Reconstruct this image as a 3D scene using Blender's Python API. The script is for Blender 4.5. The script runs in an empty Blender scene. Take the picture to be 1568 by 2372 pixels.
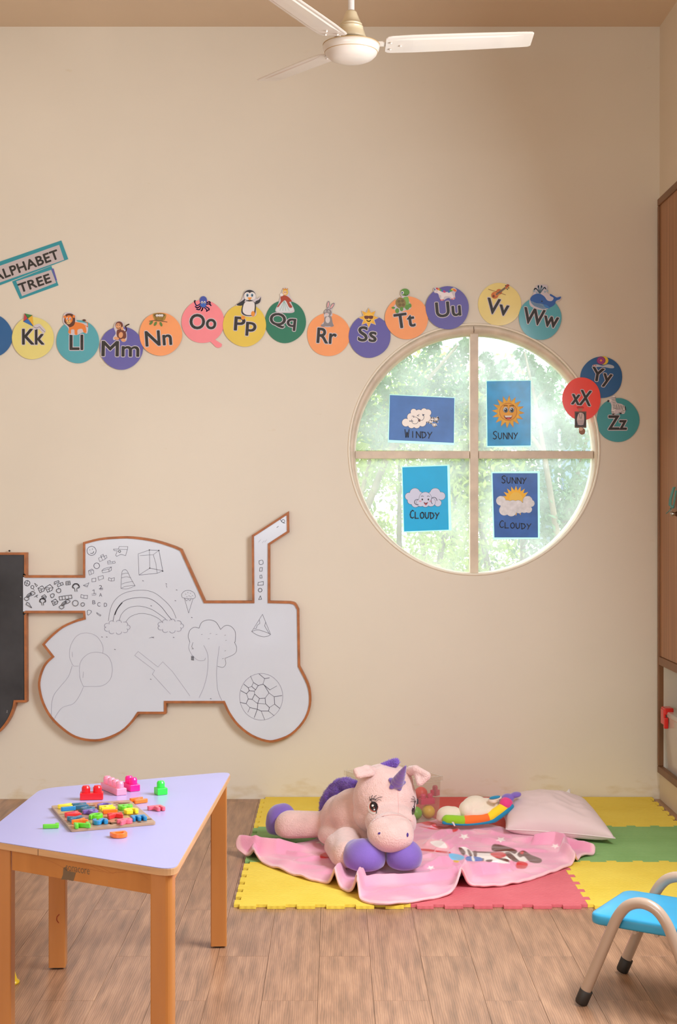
import bpy, bmesh, math, random
import numpy as np
from mathutils import Vector, Matrix, Euler, Quaternion
from mathutils.bvhtree import BVHTree
from mathutils.geometry import tessellate_polygon

random.seed(7); rng = np.random.RandomState(7)
SC = bpy.context.scene
COL = SC.collection
PI = math.pi

# ------------------------------------------------------------ camera (image frame 1568 x 2372)
FW, FH, FL, CX, CY, CH = 1568, 2372, 3290.0, 775.0, 1180.0, 1.35
cam_d = bpy.data.cameras.new('camera'); cam = bpy.data.objects.new('camera', cam_d); COL.objects.link(cam)
cam.location = (0, 0, CH); cam.rotation_euler = (PI/2, 0, 0)
cam_d.sensor_fit = 'HORIZONTAL'; cam_d.sensor_width = 36; cam_d.lens = 36*FL/FW
cam_d.shift_x = (FW/2-CX)/FW; cam_d.shift_y = -(FH/2-CY)/FW
cam_d.clip_start = .05; cam_d.clip_end = 200
SC.camera = cam

# ------------------------------------------------------------ sky, window and fill light, exposure
world = bpy.data.worlds.new('sky'); SC.world = world; world.use_nodes = True
wn = world.node_tree.nodes['Background']; wn.inputs[0].default_value = (.93, .97, 1, 1); wn.inputs[1].default_value = 3.7

def area(name, loc, rot, sx, sy, power, col):
    d = bpy.data.lights.new(name, 'AREA'); d.shape = 'RECTANGLE'; d.size = sx; d.size_y = sy
    d.energy = power; d.color = col
    o = bpy.data.objects.new(name, d); COL.objects.link(o); o.location = loc; o.rotation_euler = rot
    return o
# daylight of the tall window in the right wall, and an added fill light behind the camera
area('right_window_daylight', (1.44, 3.6, 1.8), (0, math.radians(68), 0), 1.6, 1.5, 168, (.93, .99, 1.07))
area('front_fill_light', (-1.6, -.85, 1.6), (math.radians(70), 0, 0), 2.6, 1.8, 104, (.94, .99, 1.04))
SC.view_settings.view_transform = 'Standard'; SC.view_settings.look = 'None'
SC.view_settings.exposure = .1; SC.view_settings.gamma = 1; SC.view_settings.use_curve_mapping = False
SC.cycles.max_bounces = 8; SC.cycles.diffuse_bounces = 5; SC.cycles.transparent_max_bounces = 12
SC.cycles.use_denoising = True

# ------------------------------------------------------------ helpers
def P(px, py, Y): return Vector(((px-CX)*Y/FL, Y, CH-(py-CY)*Y/FL))
def PZ(px, py, z):
    Y = FL*(CH-z)/(py-CY); return Vector(((px-CX)*Y/FL, Y, z))
def lin(c):
    c = c/255.0
    return c/12.92 if c <= .04045 else ((c+.055)/1.055)**2.4
def rgb(t): return (lin(t[0]), lin(t[1]), lin(t[2]), 1)

MATS = {}
def M(name, col=(200,200,200), rough=.5, metal=0, vary=None, bump=None, coat=0, sheen=0, col2=None,
      stretch=None, trans=0, spec=.5, coords='Object'):
    """one procedural material; vary = (noise scale, mix amount); bump = (scale, strength, distance)"""
    if name in MATS: return MATS[name]
    m = bpy.data.materials.new(name); m.use_nodes = True; MATS[name] = m
    nt = m.node_tree; b = nt.nodes['Principled BSDF']
    b.inputs['Base Color'].default_value = rgb(col); b.inputs['Roughness'].default_value = rough
    b.inputs['Metallic'].default_value = metal; b.inputs['Coat Weight'].default_value = coat
    b.inputs['Coat Roughness'].default_value = .12
    b.inputs['Sheen Weight'].default_value = sheen; b.inputs['Specular IOR Level'].default_value = spec
    tc = nt.nodes.new('ShaderNodeTexCoord'); mp = nt.nodes.new('ShaderNodeMapping')
    nt.links.new(tc.outputs[coords], mp.inputs[0])
    if stretch: mp.inputs['Scale'].default_value = stretch
    if vary:
        n = nt.nodes.new('ShaderNodeTexNoise'); n.inputs['Scale'].default_value = vary[0]; n.inputs['Detail'].default_value = 5
        nt.links.new(mp.outputs[0], n.inputs['Vector'])
        r = nt.nodes.new('ShaderNodeValToRGB'); r.color_ramp.elements[0].position = .5-.25; r.color_ramp.elements[1].position = .5+.25
        c2 = col2 or tuple(max(0, c*(1-vary[1])) for c in col)
        r.color_ramp.elements[0].color = rgb(c2); r.color_ramp.elements[1].color = rgb(col)
        nt.links.new(n.outputs[0], r.inputs[0]); nt.links.new(r.outputs[0], b.inputs['Base Color'])
    if bump:
        n2 = nt.nodes.new('ShaderNodeTexNoise'); n2.inputs['Scale'].default_value = bump[0]; n2.inputs['Detail'].default_value = 4
        nt.links.new(mp.outputs[0], n2.inputs['Vector'])
        bp = nt.nodes.new('ShaderNodeBump'); bp.inputs['Strength'].default_value = bump[1]; bp.inputs['Distance'].default_value = bump[2]
        nt.links.new(n2.outputs[0], bp.inputs['Height']); nt.links.new(bp.outputs[0], b.inputs['Normal'])
    if trans:
        t = nt.nodes.new('ShaderNodeBsdfTranslucent'); t.inputs[0].default_value = rgb(col)
        mx = nt.nodes.new('ShaderNodeMixShader'); mx.inputs[0].default_value = trans
        nt.links.new(b.outputs[0], mx.inputs[1]); nt.links.new(t.outputs[0], mx.inputs[2])
        nt.links.new(mx.outputs[0], nt.nodes['Material Output'].inputs[0])
    return m

LOC = {}
class MB:
    """collects shapes in world space and links them as ONE mesh object"""
    def __init__(s): s.v = []; s.f = []; s.m = []; s.sm = []
    def add(s, vs, fs, mi=0, smooth=False):
        n = len(s.v); s.v += [tuple(v) for v in vs]; s.f += [tuple(i+n for i in f) for f in fs]
        s.m += [mi]*len(fs); s.sm += [smooth]*len(fs); return s
    def box(s, c, d, rz=0, mi=0):
        x, y, z = d[0]/2, d[1]/2, d[2]/2; ca, sa = math.cos(rz), math.sin(rz)
        vs = [(c[0]+a*x*ca-b*y*sa, c[1]+a*x*sa+b*y*ca, c[2]+e*z) for a, b, e in
              ((-1,-1,-1),(1,-1,-1),(1,1,-1),(-1,1,-1),(-1,-1,1),(1,-1,1),(1,1,1),(-1,1,1))]
        return s.add(vs, [(0,3,2,1),(4,5,6,7),(0,1,5,4),(1,2,6,5),(2,3,7,6),(3,0,4,7)], mi)
    def bb(s, x0, x1, y0, y1, z0, z1, mi=0): return s.box(((x0+x1)/2,(y0+y1)/2,(z0+z1)/2),(x1-x0,y1-y0,z1-z0),0,mi)
    def prism(s, poly, off, mi=0, smooth=False):
        """poly: 3-D outline, off: extrusion vector"""
        n = len(poly); a = [Vector(p) for p in poly]; b = [p+Vector(off) for p in a]
        tris = tessellate_polygon([a])
        fs = [tuple(t) for t in tris]+[tuple(i+n for i in reversed(t)) for t in tris]
        fs += [(i, i+n, (i+1) % n+n, (i+1) % n) for i in range(n)]
        return s.add(a+b, fs, mi, smooth)
    def flat(s, poly, mi=0):
        a = [Vector(p) for p in poly]; return s.add(a, [tuple(t) for t in tessellate_polygon([a])], mi)
    def tube(s, path, r, mi=0, n=12, cap=True, closed=False):
        path = [Vector(p) for p in path]; k = len(path); rr = r if isinstance(r, (list, tuple)) else [r]*k
        vs = []; up = None
        for i, p in enumerate(path):
            if closed: t = path[(i+1) % k]-path[i-1]
            else: t = path[min(i+1, k-1)]-path[max(i-1, 0)]
            t.normalize()
            if up is None: up = t.orthogonal().normalized()
            up = (up-t*up.dot(t)); up = up.normalized() if up.length > 1e-6 else t.orthogonal().normalized()
            w = t.cross(up)
            vs += [p+(up*math.cos(2*PI*j/n)+w*math.sin(2*PI*j/n))*rr[i] for j in range(n)]
        fs = []
        for i in range(k if closed else k-1):
            a, b = i*n, ((i+1) % k)*n
            fs += [(a+j, a+(j+1) % n, b+(j+1) % n, b+j) for j in range(n)]
        s.add(vs, fs, mi, True)
        if cap and not closed: s.add(vs[:n], [tuple(reversed(range(n)))], mi); s.add(vs[-n:], [tuple(range(n))], mi)
        return s
    def lathe(s, prof, c=(0,0,0), axis=(0,0,1), mi=0, n=32, smooth=True):
        q = Vector((0,0,1)).rotation_difference(Vector(axis).normalized()); c = Vector(c); vs = []
        for r, z in prof: vs += [c+q @ Vector((r*math.cos(2*PI*j/n), r*math.sin(2*PI*j/n), z)) for j in range(n)]
        fs = [(i*n+j, i*n+(j+1) % n, (i+1)*n+(j+1) % n, (i+1)*n+j) for i in range(len(prof)-1) for j in range(n)]
        return s.add(vs, fs, mi, smooth)
    def ell(s, c, r, mi=0, nu=20, nv=12, q=None):
        q = q or Quaternion(); c = Vector(c); vs = []
        for i in range(nv+1):
            t = PI*i/nv
            for j in range(nu):
                a = 2*PI*j/nu
                vs.append(c+q @ Vector((r[0]*math.sin(t)*math.cos(a), r[1]*math.sin(t)*math.sin(a), r[2]*math.cos(t))))
        fs = [(i*nu+j, (i+1)*nu+j, (i+1)*nu+(j+1) % nu, i*nu+(j+1) % nu) for i in range(nv) for j in range(nu)]
        return s.add(vs, fs, mi, True)
    def mesh(s, name, mats, off=(0,0,0)):
        me = bpy.data.meshes.new(name); o = Vector(off)
        me.from_pydata([tuple(Vector(v)-o) for v in s.v], [], s.f)
        for m in (mats if isinstance(mats, (list, tuple)) else [mats]): me.materials.append(m)
        me.polygons.foreach_set('material_index', s.m); me.polygons.foreach_set('use_smooth', s.sm)
        me.update(); return me
    def build(s, name, mats, parent=None, origin=None, clean=False, bevel=0):
        off = LOC[parent] if parent is not None else Vector(origin if origin is not None else (0,0,0))
        me = s.mesh(name, mats, off)
        if clean:
            bm = bmesh.new(); bm.from_mesh(me); bmesh.ops.remove_doubles(bm, verts=bm.verts, dist=1e-5)
            bmesh.ops.recalc_face_normals(bm, faces=bm.faces); bm.to_mesh(me); bm.free()
        o = bpy.data.objects.new(name, me); COL.objects.link(o)
        if parent is not None: o.parent = parent
        else: o.location = off
        LOC[o] = off
        if bevel:
            b = o.modifiers.new('bevel', 'BEVEL'); b.width = bevel; b.segments = 2; b.limit_method = 'ANGLE'; b.angle_limit = math.radians(40)
        return o

def tag(o, label=None, cat=None, group=None, kind=None):
    if label: o['label'] = label
    if cat: o['category'] = cat
    if group: o['group'] = group
    if kind: o['kind'] = kind
    return o
def thing(name, loc, label, cat, group=None):
    o = bpy.data.objects.new(name, None); COL.objects.link(o); o.location = loc; o.empty_display_size = .05
    LOC[o] = Vector(loc); return tag(o, label, cat, group)
def struct_root(name, loc):
    o = bpy.data.objects.new(name, None); COL.objects.link(o); o.location = loc; LOC[o] = Vector(loc); o['kind'] = 'structure'; return o

def text_geo(txt, size=1.0, offset=0.0, depth=0.0, space=1.0):
    """verts, faces of a text laid in XY, centred"""
    c = bpy.data.curves.new('t', 'FONT'); c.body = txt; c.size = size; c.offset = offset; c.extrude = depth/2
    c.resolution_u = 4; c.space_character = space
    o = bpy.data.objects.new('t', c); COL.objects.link(o); bpy.context.view_layer.update()
    me = bpy.data.meshes.new_from_object(o.evaluated_get(bpy.context.evaluated_depsgraph_get()))
    v = np.array([tuple(x.co) for x in me.vertices]); f = [tuple(p.vertices) for p in me.polygons]
    bpy.data.objects.remove(o); bpy.data.curves.remove(c); bpy.data.meshes.remove(me)
    ctr = (v.max(0)+v.min(0))/2; v = v-ctr
    return v, f
def fit_text(txt, w, h, offset=0, depth=0, rot=0, space=1.0):
    v, f = text_geo(txt, 1.0, 0, depth, space); s = v.max(0)-v.min(0); sx, sy = w/s[0], h/s[1]
    if offset:
        v, f = text_geo(txt, 1.0, offset/((sx+sy)/2), depth, space)
    v = v.copy(); v[:,0] *= sx; v[:,1] *= sy
    c, d = math.cos(rot), math.sin(rot); x = v[:,0]*c-v[:,1]*d; y = v[:,0]*d+v[:,1]*c; v[:,0] = x; v[:,1] = y
    return v, f

# ---- flat print: shapes given in photo units on one plane of constant depth
class Art:
    def __init__(s, Y, step=.00012): s.mb = MB(); s.Y = Y; s.step = step; s.k = 0; s.mats = []
    def mi(s, m):
        if m not in s.mats: s.mats.append(m)
        return s.mats.index(m)
    def nxt(s): s.k += 1; return s.Y-s.step*s.k
    def poly(s, pts, m):
        y = s.nxt(); s.mb.flat([P(a, b, s.Y)+Vector((0, y-s.Y, 0)) for a, b in pts], s.mi(m)); return s
    def ell(s, cx, cy, rx, ry, m, rot=0, n=24):
        c, d = math.cos(math.radians(rot)), math.sin(math.radians(rot))
        return s.poly([(cx+rx*math.cos(2*PI*i/n)*c-ry*math.sin(2*PI*i/n)*d, cy+rx*math.cos(2*PI*i/n)*d+ry*math.sin(2*PI*i/n)*c) for i in range(n)], m)
    def line(s, pts, w, m, closed=False, same=False):
        y = s.Y-s.step*s.k if same else s.nxt()
        mi = s.mi(m); pts = list(pts)+([pts[0]] if closed else [])
        for (a, b), (c, d) in zip(pts[:-1], pts[1:]):
            L = math.hypot(c-a, d-b)
            if L < 1e-6: continue
            nx, ny = -(d-b)/L*w/2, (c-a)/L*w/2; ex, ey = (c-a)/L*w*.3, (d-b)/L*w*.3
            q = [(a+nx-ex, b+ny-ey), (a-nx-ex, b-ny-ey), (c-nx+ex, d-ny+ey), (c+nx+ex, d+ny+ey)]
            vs = [P(u, v, s.Y)+Vector((0, y-s.Y, 0)) for u, v in q]
            s.mb.add(vs, [(0,1,2,3)], mi)
        return s
    def arc(s, cx, cy, rx, ry, a0, a1, w, m, n=18):
        return s.line([(cx+rx*math.cos(math.radians(a0+(a1-a0)*i/n)), cy+ry*math.sin(math.radians(a0+(a1-a0)*i/n))) for i in range(n+1)], w, m)
    def circ(s, cx, cy, r, w, m, ry=None): return s.arc(cx, cy, r, ry or r, 0, 360, w, m, 20)
    def star(s, cx, cy, r1, r2, n, m, rot=-90):
        return s.poly([(cx+(r1 if i % 2 == 0 else r2)*math.cos(math.radians(rot)+PI*i/n), cy+(r1 if i % 2 == 0 else r2)*math.sin(math.radians(rot)+PI*i/n)) for i in range(2*n)], m)
    def text(s, txt, cx, cy, w, h, m, rot=0, off=0, space=1.0):
        k = s.Y/FL; v, f = fit_text(txt, w*k, h*k, 0, 0, math.radians(rot), space)
        c = P(cx, cy, s.Y); n = 12 if off > 1.5 else (6 if off > .3 else 1)
        y = s.nxt()
        for i in range(n):   # bold and halo by fanned copies of the outline
            dx, dz = (off*k*math.cos(2*PI*i/n), off*k*math.sin(2*PI*i/n)) if n > 1 else (0, 0)
            s.mb.add([(c.x+a+dx, y-.000004*i, c.z+b+dz) for a, b, _ in v], f, s.mi(m))
        return s
    def build(s, name, parent=None, origin=None): return s.mb.build(name, s.mats, parent, origin)

def smooth_pts(pts, n=8, closed=True):
    """Catmull-Rom through the points"""
    out = []; k = len(pts); pts = [Vector(p) for p in pts]
    for i in range(k if closed else k-1):
        p0, p1, p2, p3 = [pts[(i+j) % k] if closed else pts[min(max(i+j, 0), k-1)] for j in (-1, 0, 1, 2)]
        for j in range(n):
            t = j/n
            out.append(.5*((2*p1)+(p2-p0)*t+(2*p0-5*p1+4*p2-p3)*t*t+(3*p1-p0-3*p2+p3)*t**3))
    if not closed: out.append(pts[-1])
    return out
def rounded(poly, r, n=5):
    """round the corners of a 2-D polygon"""
    out = []; k = len(poly)
    for i in range(k):
        p, a, b = Vector(poly[i]), Vector(poly[i-1]), Vector(poly[(i+1) % k])
        rr = r[i] if isinstance(r, (list, tuple)) else r
        d1, d2 = (a-p).normalized(), (b-p).normalized(); q1, q2 = p+d1*rr, p+d2*rr
        for j in range(n+1):
            t = j/n; out.append(q1*(1-t)**2+p*2*t*(1-t)+q2*t*t)
    return out
def offset_poly(pts, d):
    """offset of a closed 2-D polygon inward by d (pts in either sense)"""
    A = sum(pts[i-1][0]*pts[i][1]-pts[i][0]*pts[i-1][1] for i in range(len(pts)))
    sg = 1 if A > 0 else -1; out = []; k = len(pts)
    for i in range(k):
        p, a, b = Vector(pts[i]), Vector(pts[i-1]), Vector(pts[(i+1) % k])
        e1 = (p-a).normalized(); e2 = (b-p).normalized()
        n1 = Vector((-e1.y, e1.x))*sg; n2 = Vector((-e2.y, e2.x))*sg
        m = n1+n2; m = m/max(.35, m.length_squared)*2 if m.length > 1e-6 else n1
        out.append(p+m*d*1.0)
    return out

ICO = None
def ico():
    global ICO
    if ICO is None:
        bm = bmesh.new(); bmesh.ops.create_icosphere(bm, subdivisions=3, radius=1)
        ICO = (np.array([tuple(v.co) for v in bm.verts]), [tuple(v.index for v in f.verts) for f in bm.faces]); bm.free()
    return ICO
def blob(name, elems, voxel, mats, parent=None, origin=None, smooth=6, noise=0, label=None, keep=None, link=True):
    """soft stuffed body: union of ellipsoids / capsules, voxel-remeshed and smoothed into one surface"""
    V, F = ico(); vs = []; fs = []
    def put(c, r, q=None):
        n = len(vs); a = V*np.array(r)
        if q is not None: a = a @ np.array(q.to_matrix()).T
        vs.extend((a+np.array(c)).tolist()); fs.extend([tuple(i+n for i in f) for f in F])
    for e in elems:
        if e[0] == 'e': put(e[1], e[2], Euler([math.radians(x) for x in e[3]]).to_quaternion() if len(e) > 3 else None)
        elif e[0] == 'c':
            a, b, r1, r2 = Vector(e[1]), Vector(e[2]), e[3], e[4]; L = (b-a).length; k = max(2, int(L/(.22*min(r1, r2)))+1)
            for i in range(k+1): t = i/k; r = r1+(r2-r1)*t; put(a.lerp(b, t), (r, r, r))
        else:
            mb = e[1]; n = len(vs); vs.extend([list(v) for v in mb.v]); fs.extend([tuple(i+n for i in f) for f in mb.f])
    me = bpy.data.meshes.new('tmp'); me.from_pydata(vs, [], fs); me.update()
    o = bpy.data.objects.new('tmp', me); COL.objects.link(o)
    r = o.modifiers.new('r', 'REMESH'); r.mode = 'VOXEL'; r.voxel_size = voxel
    sm = o.modifiers.new('s', 'SMOOTH'); sm.factor = .5; sm.iterations = smooth
    bpy.context.view_layer.update()
    out = bpy.data.meshes.new_from_object(o.evaluated_get(bpy.context.evaluated_depsgraph_get()))
    bpy.data.objects.remove(o); bpy.data.meshes.remove(me)
    n = len(out.vertices); co = np.empty(n*3); out.vertices.foreach_get('co', co); co = co.reshape(-1, 3)
    if noise:
        nr = np.empty(n*3); out.vertices.foreach_get('normal', nr); nr = nr.reshape(-1, 3)
        co = co+nr*rng.uniform(-noise, noise, (n, 1))
    if keep is not None: co = keep(co)
    off = LOC[parent] if parent is not None else Vector(origin or (0,0,0))
    world_co = co.copy(); co = co-np.array(off)
    out.vertices.foreach_set('co', co.ravel()); out.name = name
    out.materials.clear()
    for m in (mats if isinstance(mats, (list, tuple)) else [mats]): out.materials.append(m)
    out.polygons.foreach_set('use_smooth', [True]*len(out.polygons)); out.update()
    ob = bpy.data.objects.new(name, out); COL.objects.link(ob)
    if parent is not None: ob.parent = parent
    else: ob.location = off
    LOC[ob] = off
    if label: ob['label'] = label
    ob_bvh = (world_co, [tuple(p.vertices) for p in out.polygons])
    return ob, ob_bvh
def bvh_of(parts):
    vs = []; fs = []
    for c, f in parts:
        n = len(vs); vs.extend([tuple(x) for x in c]); fs.extend([tuple(i+n for i in q) for q in f])
    return BVHTree.FromPolygons(vs, fs)
CAMP = Vector((0, 0, CH))
def hit(tree, px, py, out=.0012):
    d = (P(px, py, 1.0)-CAMP).normalized(); h = tree.ray_cast(CAMP, d)
    if h[0] is None: return None
    n = h[1] if h[1].dot(d) < 0 else -h[1]
    return h[0]+n*out
def sewn(tree, shapes, out=.0012):
    """embroidery that follows a soft surface. shapes: ('e',cx,cy,rx,ry,rot,mi) / ('l',pts,w,mi)"""
    mb = MB()
    for k, s in enumerate(shapes):
        o = out+k*.0005
        if s[0] == 'e':
            _, cx, cy, rx, ry, rot, mi = s; n = 20; c, d = math.cos(math.radians(rot)), math.sin(math.radians(rot))
            rings = []; vs = []
            for q in (0, .35, .7, 1):
                for i in range(n):
                    x, y = rx*q*math.cos(2*PI*i/n), ry*q*math.sin(2*PI*i/n)
                    vs.append(hit(tree, cx+x*c-y*d, cy+x*d+y*c, o))
            if any(v is None for v in vs): continue
            mb.add(vs, [(a*n+i, a*n+(i+1) % n, (a+1)*n+(i+1) % n, (a+1)*n+i) for a in range(3) for i in range(n)], mi, True)
        else:
            _, pts, w, mi = s
            pp = smooth_pts(pts, 5, False); L = []
            for i, p in enumerate(pp):
                t = (pp[min(i+1, len(pp)-1)]-pp[max(i-1, 0)]); t.normalize(); nn = Vector((-t.y, t.x))*w/2
                a, b = hit(tree, p.x+nn.x, p.y+nn.y, o), hit(tree, p.x-nn.x, p.y-nn.y, o)
                if a is None or b is None: continue
                L += [a, b]
            mb.add(L, [(2*i, 2*i+1, 2*i+3, 2*i+2) for i in range(len(L)//2-1)], mi, True)
    return mb
# ------------------------------------------------------------ room shell
YW = 6.62; XR = 1.515; XL = -3.2; YF = -1.0; HC = 3.6
def wall_mat(name, col, stain=False):
    m = M(name, col, rough=.75, vary=(1.3, .035), bump=(60, .08, .002))
    nt = m.node_tree; b = nt.nodes['Principled BSDF']
    if stain:   # scuffs and damp marks low on the wall
        src = b.inputs['Base Color'].links[0].from_socket
        tc = nt.nodes.new('ShaderNodeTexCoord'); sx = nt.nodes.new('ShaderNodeSeparateXYZ'); nt.links.new(tc.outputs['Object'], sx.inputs[0])
        n = nt.nodes.new('ShaderNodeTexNoise'); n.inputs['Scale'].default_value = 9; n.inputs['Detail'].default_value = 8
        mp = nt.nodes.new('ShaderNodeMapping'); mp.inputs['Scale'].default_value = (1, 1, 2.5); nt.links.new(tc.outputs['Object'], mp.inputs[0]); nt.links.new(mp.outputs[0], n.inputs[0])
        mr = nt.nodes.new('ShaderNodeMapRange'); mr.inputs[1].default_value = 0.0; mr.inputs[2].default_value = .16; mr.inputs[3].default_value = .30; mr.inputs[4].default_value = 0
        nt.links.new(sx.outputs[2], mr.inputs[0])
        ad = nt.nodes.new('ShaderNodeMath'); ad.operation = 'ADD'; nt.links.new(n.outputs[0], ad.inputs[0]); nt.links.new(mr.outputs[0], ad.inputs[1])
        rp = nt.nodes.new('ShaderNodeValToRGB'); rp.color_ramp.elements[0].position = .72; rp.color_ramp.elements[1].position = .92
        rp.color_ramp.elements[0].color = (0,0,0,1); rp.color_ramp.elements[1].color = (.4,.4,.4,1); nt.links.new(ad.outputs[0], rp.inputs[0])
        mx = nt.nodes.new('ShaderNodeMix'); mx.data_type = 'RGBA'; nt.links.new(rp.outputs[0], mx.inputs[0]); nt.links.new(src, mx.inputs[6])
        mx.inputs[7].default_value = rgb((196, 170, 112)); nt.links.new(mx.outputs[2], b.inputs['Base Color'])
    return m
WALL = wall_mat('cream wall paint', (230, 221, 203), True); WALL2 = wall_mat('cream side wall paint', (226, 212, 190)); CEIL = wall_mat('beige ceiling paint', (224, 202, 174))

WX, WZ, WR = P(1098, 1041, YW).x, P(1098, 1041, YW).z, 290*YW/FL      # round opening
mb = MB(); n = 128
angs = sorted(set([2*PI*i/n for i in range(n)]+[math.atan2(z-WZ, x-WX) % (2*PI) for x in (XL, XR) for z in (0, HC)]))
ring = [(WX+WR*math.cos(a), WZ+WR*math.sin(a)) for a in angs]; rim = []
for a in angs:
    c, s = math.cos(a), math.sin(a); t = 1e9
    if c > 1e-9: t = min(t, (XR-WX)/c)
    if c < -1e-9: t = min(t, (XL-WX)/c)
    if s > 1e-9: t = min(t, (HC-WZ)/s)
    if s < -1e-9: t = min(t, -WZ/s)
    rim.append((WX+t*c, WZ+t*s))
k = len(angs)
for y, fl in ((YW, False), (YW+.22, True)):
    vs = [(x, y, z) for x, z in ring]+[(x, y, z) for x, z in rim]
    fs = [(i, (i+1) % k, (i+1) % k+k, i+k) for i in range(k)]
    mb.add(vs, [tuple(reversed(f)) for f in fs] if fl else fs)
mb.add([(x, YW, z) for x, z in ring]+[(x, YW+.22, z) for x, z in ring], [(i, (i+1) % k, (i+1) % k+k, i+k) for i in range(k)], 0, True)
wall_back = mb.build('wall_back', WALL); wall_back['kind'] = 'structure'

CY0, CY1, CZ0, CZ1 = 4.6, 6.605, P(1530, 1786, YW).z, P(1530, 465, YW).z       # built-in cupboard opening in the right wall
mb = MB(); T = XR+.55
for a in ((YF, CY0, 0, HC), (CY1, YW+.22, 0, HC), (CY0, CY1, 0, CZ0), (CY0, CY1, CZ1, HC)): mb.bb(XR, T, a[0], a[1], a[2], a[3])
mb.bb(T-.04, T, CY0, CY1, CZ0, CZ1)
mb.build('wall_right', WALL2)['kind'] = 'structure'
MB().bb(XL-.2, XL, YF, YW+.22, 0, HC).build('wall_left', WALL2)['kind'] = 'structure'
MB().bb(XL-.2, T, YF-.2, YF, 0, HC).build('wall_front', WALL2)['kind'] = 'structure'
MB().bb(XL-.2, T, YF-.2, YW+.22, HC, HC+.15).build('ceiling', CEIL)['kind'] = 'structure'

# unseen right window, and an added front one dressing the fill light
WHITE = M('white painted frame', (225, 215, 200), .5)
GLZ = M('pale curtain glass', (225, 225, 220), .3)
for nm, ax in (('window_2', 'x'), ('fill_window', 'y')):
    r = struct_root(nm, (1.5, 3.55, .9) if ax == 'x' else (-1.6, -.97, .7)); f = MB(); g = MB()
    def bx(mb, u0, u1, z0, z1, d):
        if ax == 'x': mb.bb(XR-d, XR-.001, u0, u1, z0, z1)
        else: mb.bb(u0, u1, YF+.001, YF+d, z0, z1)
    u0, u1, z0, z1 = (2.65, 4.45, .9, 2.8) if ax == 'x' else (-2.75, -.45, .7, 2.7)
    bx(g, u0, u1, z0, z1, .01)
    for s in ((u0-.05, u0, z0-.05, z1+.05), (u1, u1+.05, z0-.05, z1+.05), (u0, u1, z0-.05, z0), (u0, u1, z1, z1+.05), ((u0+u1)/2-.02, (u0+u1)/2+.02, z0, z1)): bx(f, *s, .04)
    f.build('window_frame', WHITE, r); g.build('glass_pane', GLZ, r)

# ------------------------------------------------------------ vinyl plank floor
def plank_mat():
    m = bpy.data.materials.new('brown wood grain vinyl'); m.use_nodes = True; nt = m.node_tree; b = nt.nodes['Principled BSDF']
    N = nt.nodes.new; L = nt.links.new
    tc = N('ShaderNodeTexCoord'); oi = N('ShaderNodeObjectInfo')
    ad = N('ShaderNodeVectorMath'); ad.operation = 'ADD'; sc = N('ShaderNodeVectorMath'); sc.operation = 'SCALE'; sc.inputs['Scale'].default_value = 37
    cb = N('ShaderNodeCombineXYZ'); L(oi.outputs['Random'], cb.inputs[0]); L(oi.outputs['Random'], cb.inputs[1]); L(cb.outputs[0], sc.inputs[0])
    L(tc.outputs['Object'], ad.inputs[0]); L(sc.outputs[0], ad.inputs[1])
    mp = N('ShaderNodeMapping'); mp.inputs['Scale'].default_value = (1, .11, 1); L(ad.outputs[0], mp.inputs[0])
    n1 = N('ShaderNodeTexNoise'); n1.inputs['Scale'].default_value = 9; n1.inputs['Detail'].default_value = 2; L(mp.outputs[0], n1.inputs[0])
    mul = N('ShaderNodeMath'); mul.operation = 'MULTIPLY'; mul.inputs[1].default_value = 26; L(n1.outputs[0], mul.inputs[0])
    sx = N('ShaderNodeSeparateXYZ'); L(ad.outputs[0], sx.inputs[0])
    mx_ = N('ShaderNodeMath'); mx_.operation = 'MULTIPLY_ADD'; mx_.inputs[1].default_value = 1000; L(sx.outputs[0], mx_.inputs[0]); L(mul.outputs[0], mx_.inputs[2])
    n4 = N('ShaderNodeTexNoise'); n4.inputs['Scale'].default_value = 70; n4.inputs['Detail'].default_value = 3; L(mp.outputs[0], n4.inputs[0])
    m5 = N('ShaderNodeMath'); m5.operation = 'MULTIPLY_ADD'; m5.inputs[1].default_value = 9; L(n4.outputs[0], m5.inputs[0]); L(mx_.outputs[0], m5.inputs[2])
    sn = N('ShaderNodeMath'); sn.operation = 'SINE'; L(m5.outputs[0], sn.inputs[0])
    n2 = N('ShaderNodeTexNoise'); n2.inputs['Scale'].default_value = 40; n2.inputs['Detail'].default_value = 5; L(mp.outputs[0], n2.inputs[0])
    r1 = N('ShaderNodeMapRange'); r1.inputs[1].default_value = -1; r1.inputs[2].default_value = 1; r1.inputs[3].default_value = -.12; r1.inputs[4].default_value = .08; L(sn.outputs[0], r1.inputs[0])
    a2 = N('ShaderNodeMath'); a2.operation = 'ADD'; L(r1.outputs[0], a2.inputs[0]); L(n2.outputs[0], a2.inputs[1])
    rp = N('ShaderNodeValToRGB'); e = rp.color_ramp.elements
    e[0].position = .15; e[0].color = rgb((118, 90, 68)); e[1].position = .85; e[1].color = rgb((199, 155, 120))
    x = e.new(.5); x.color = rgb((165, 124, 95)); L(a2.outputs[0], rp.inputs[0])
    hs = N('ShaderNodeHueSaturation'); rr = N('ShaderNodeMapRange'); rr.inputs[3].default_value = .94; rr.inputs[4].default_value = 1.05; L(oi.outputs['Random'], rr.inputs[0])
    L(rr.outputs[0], hs.inputs['Value']); L(rp.outputs[0], hs.inputs['Color']); L(hs.outputs[0], b.inputs['Base Color'])
    b.inputs['Roughness'].default_value = .34
    bp = N('ShaderNodeBump'); bp.inputs['Strength'].default_value = .25; bp.inputs['Distance'].default_value = .001; L(a2.outputs[0], bp.inputs['Height']); L(bp.outputs[0], b.inputs['Normal'])
    return m
PLK = plank_mat()
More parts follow.
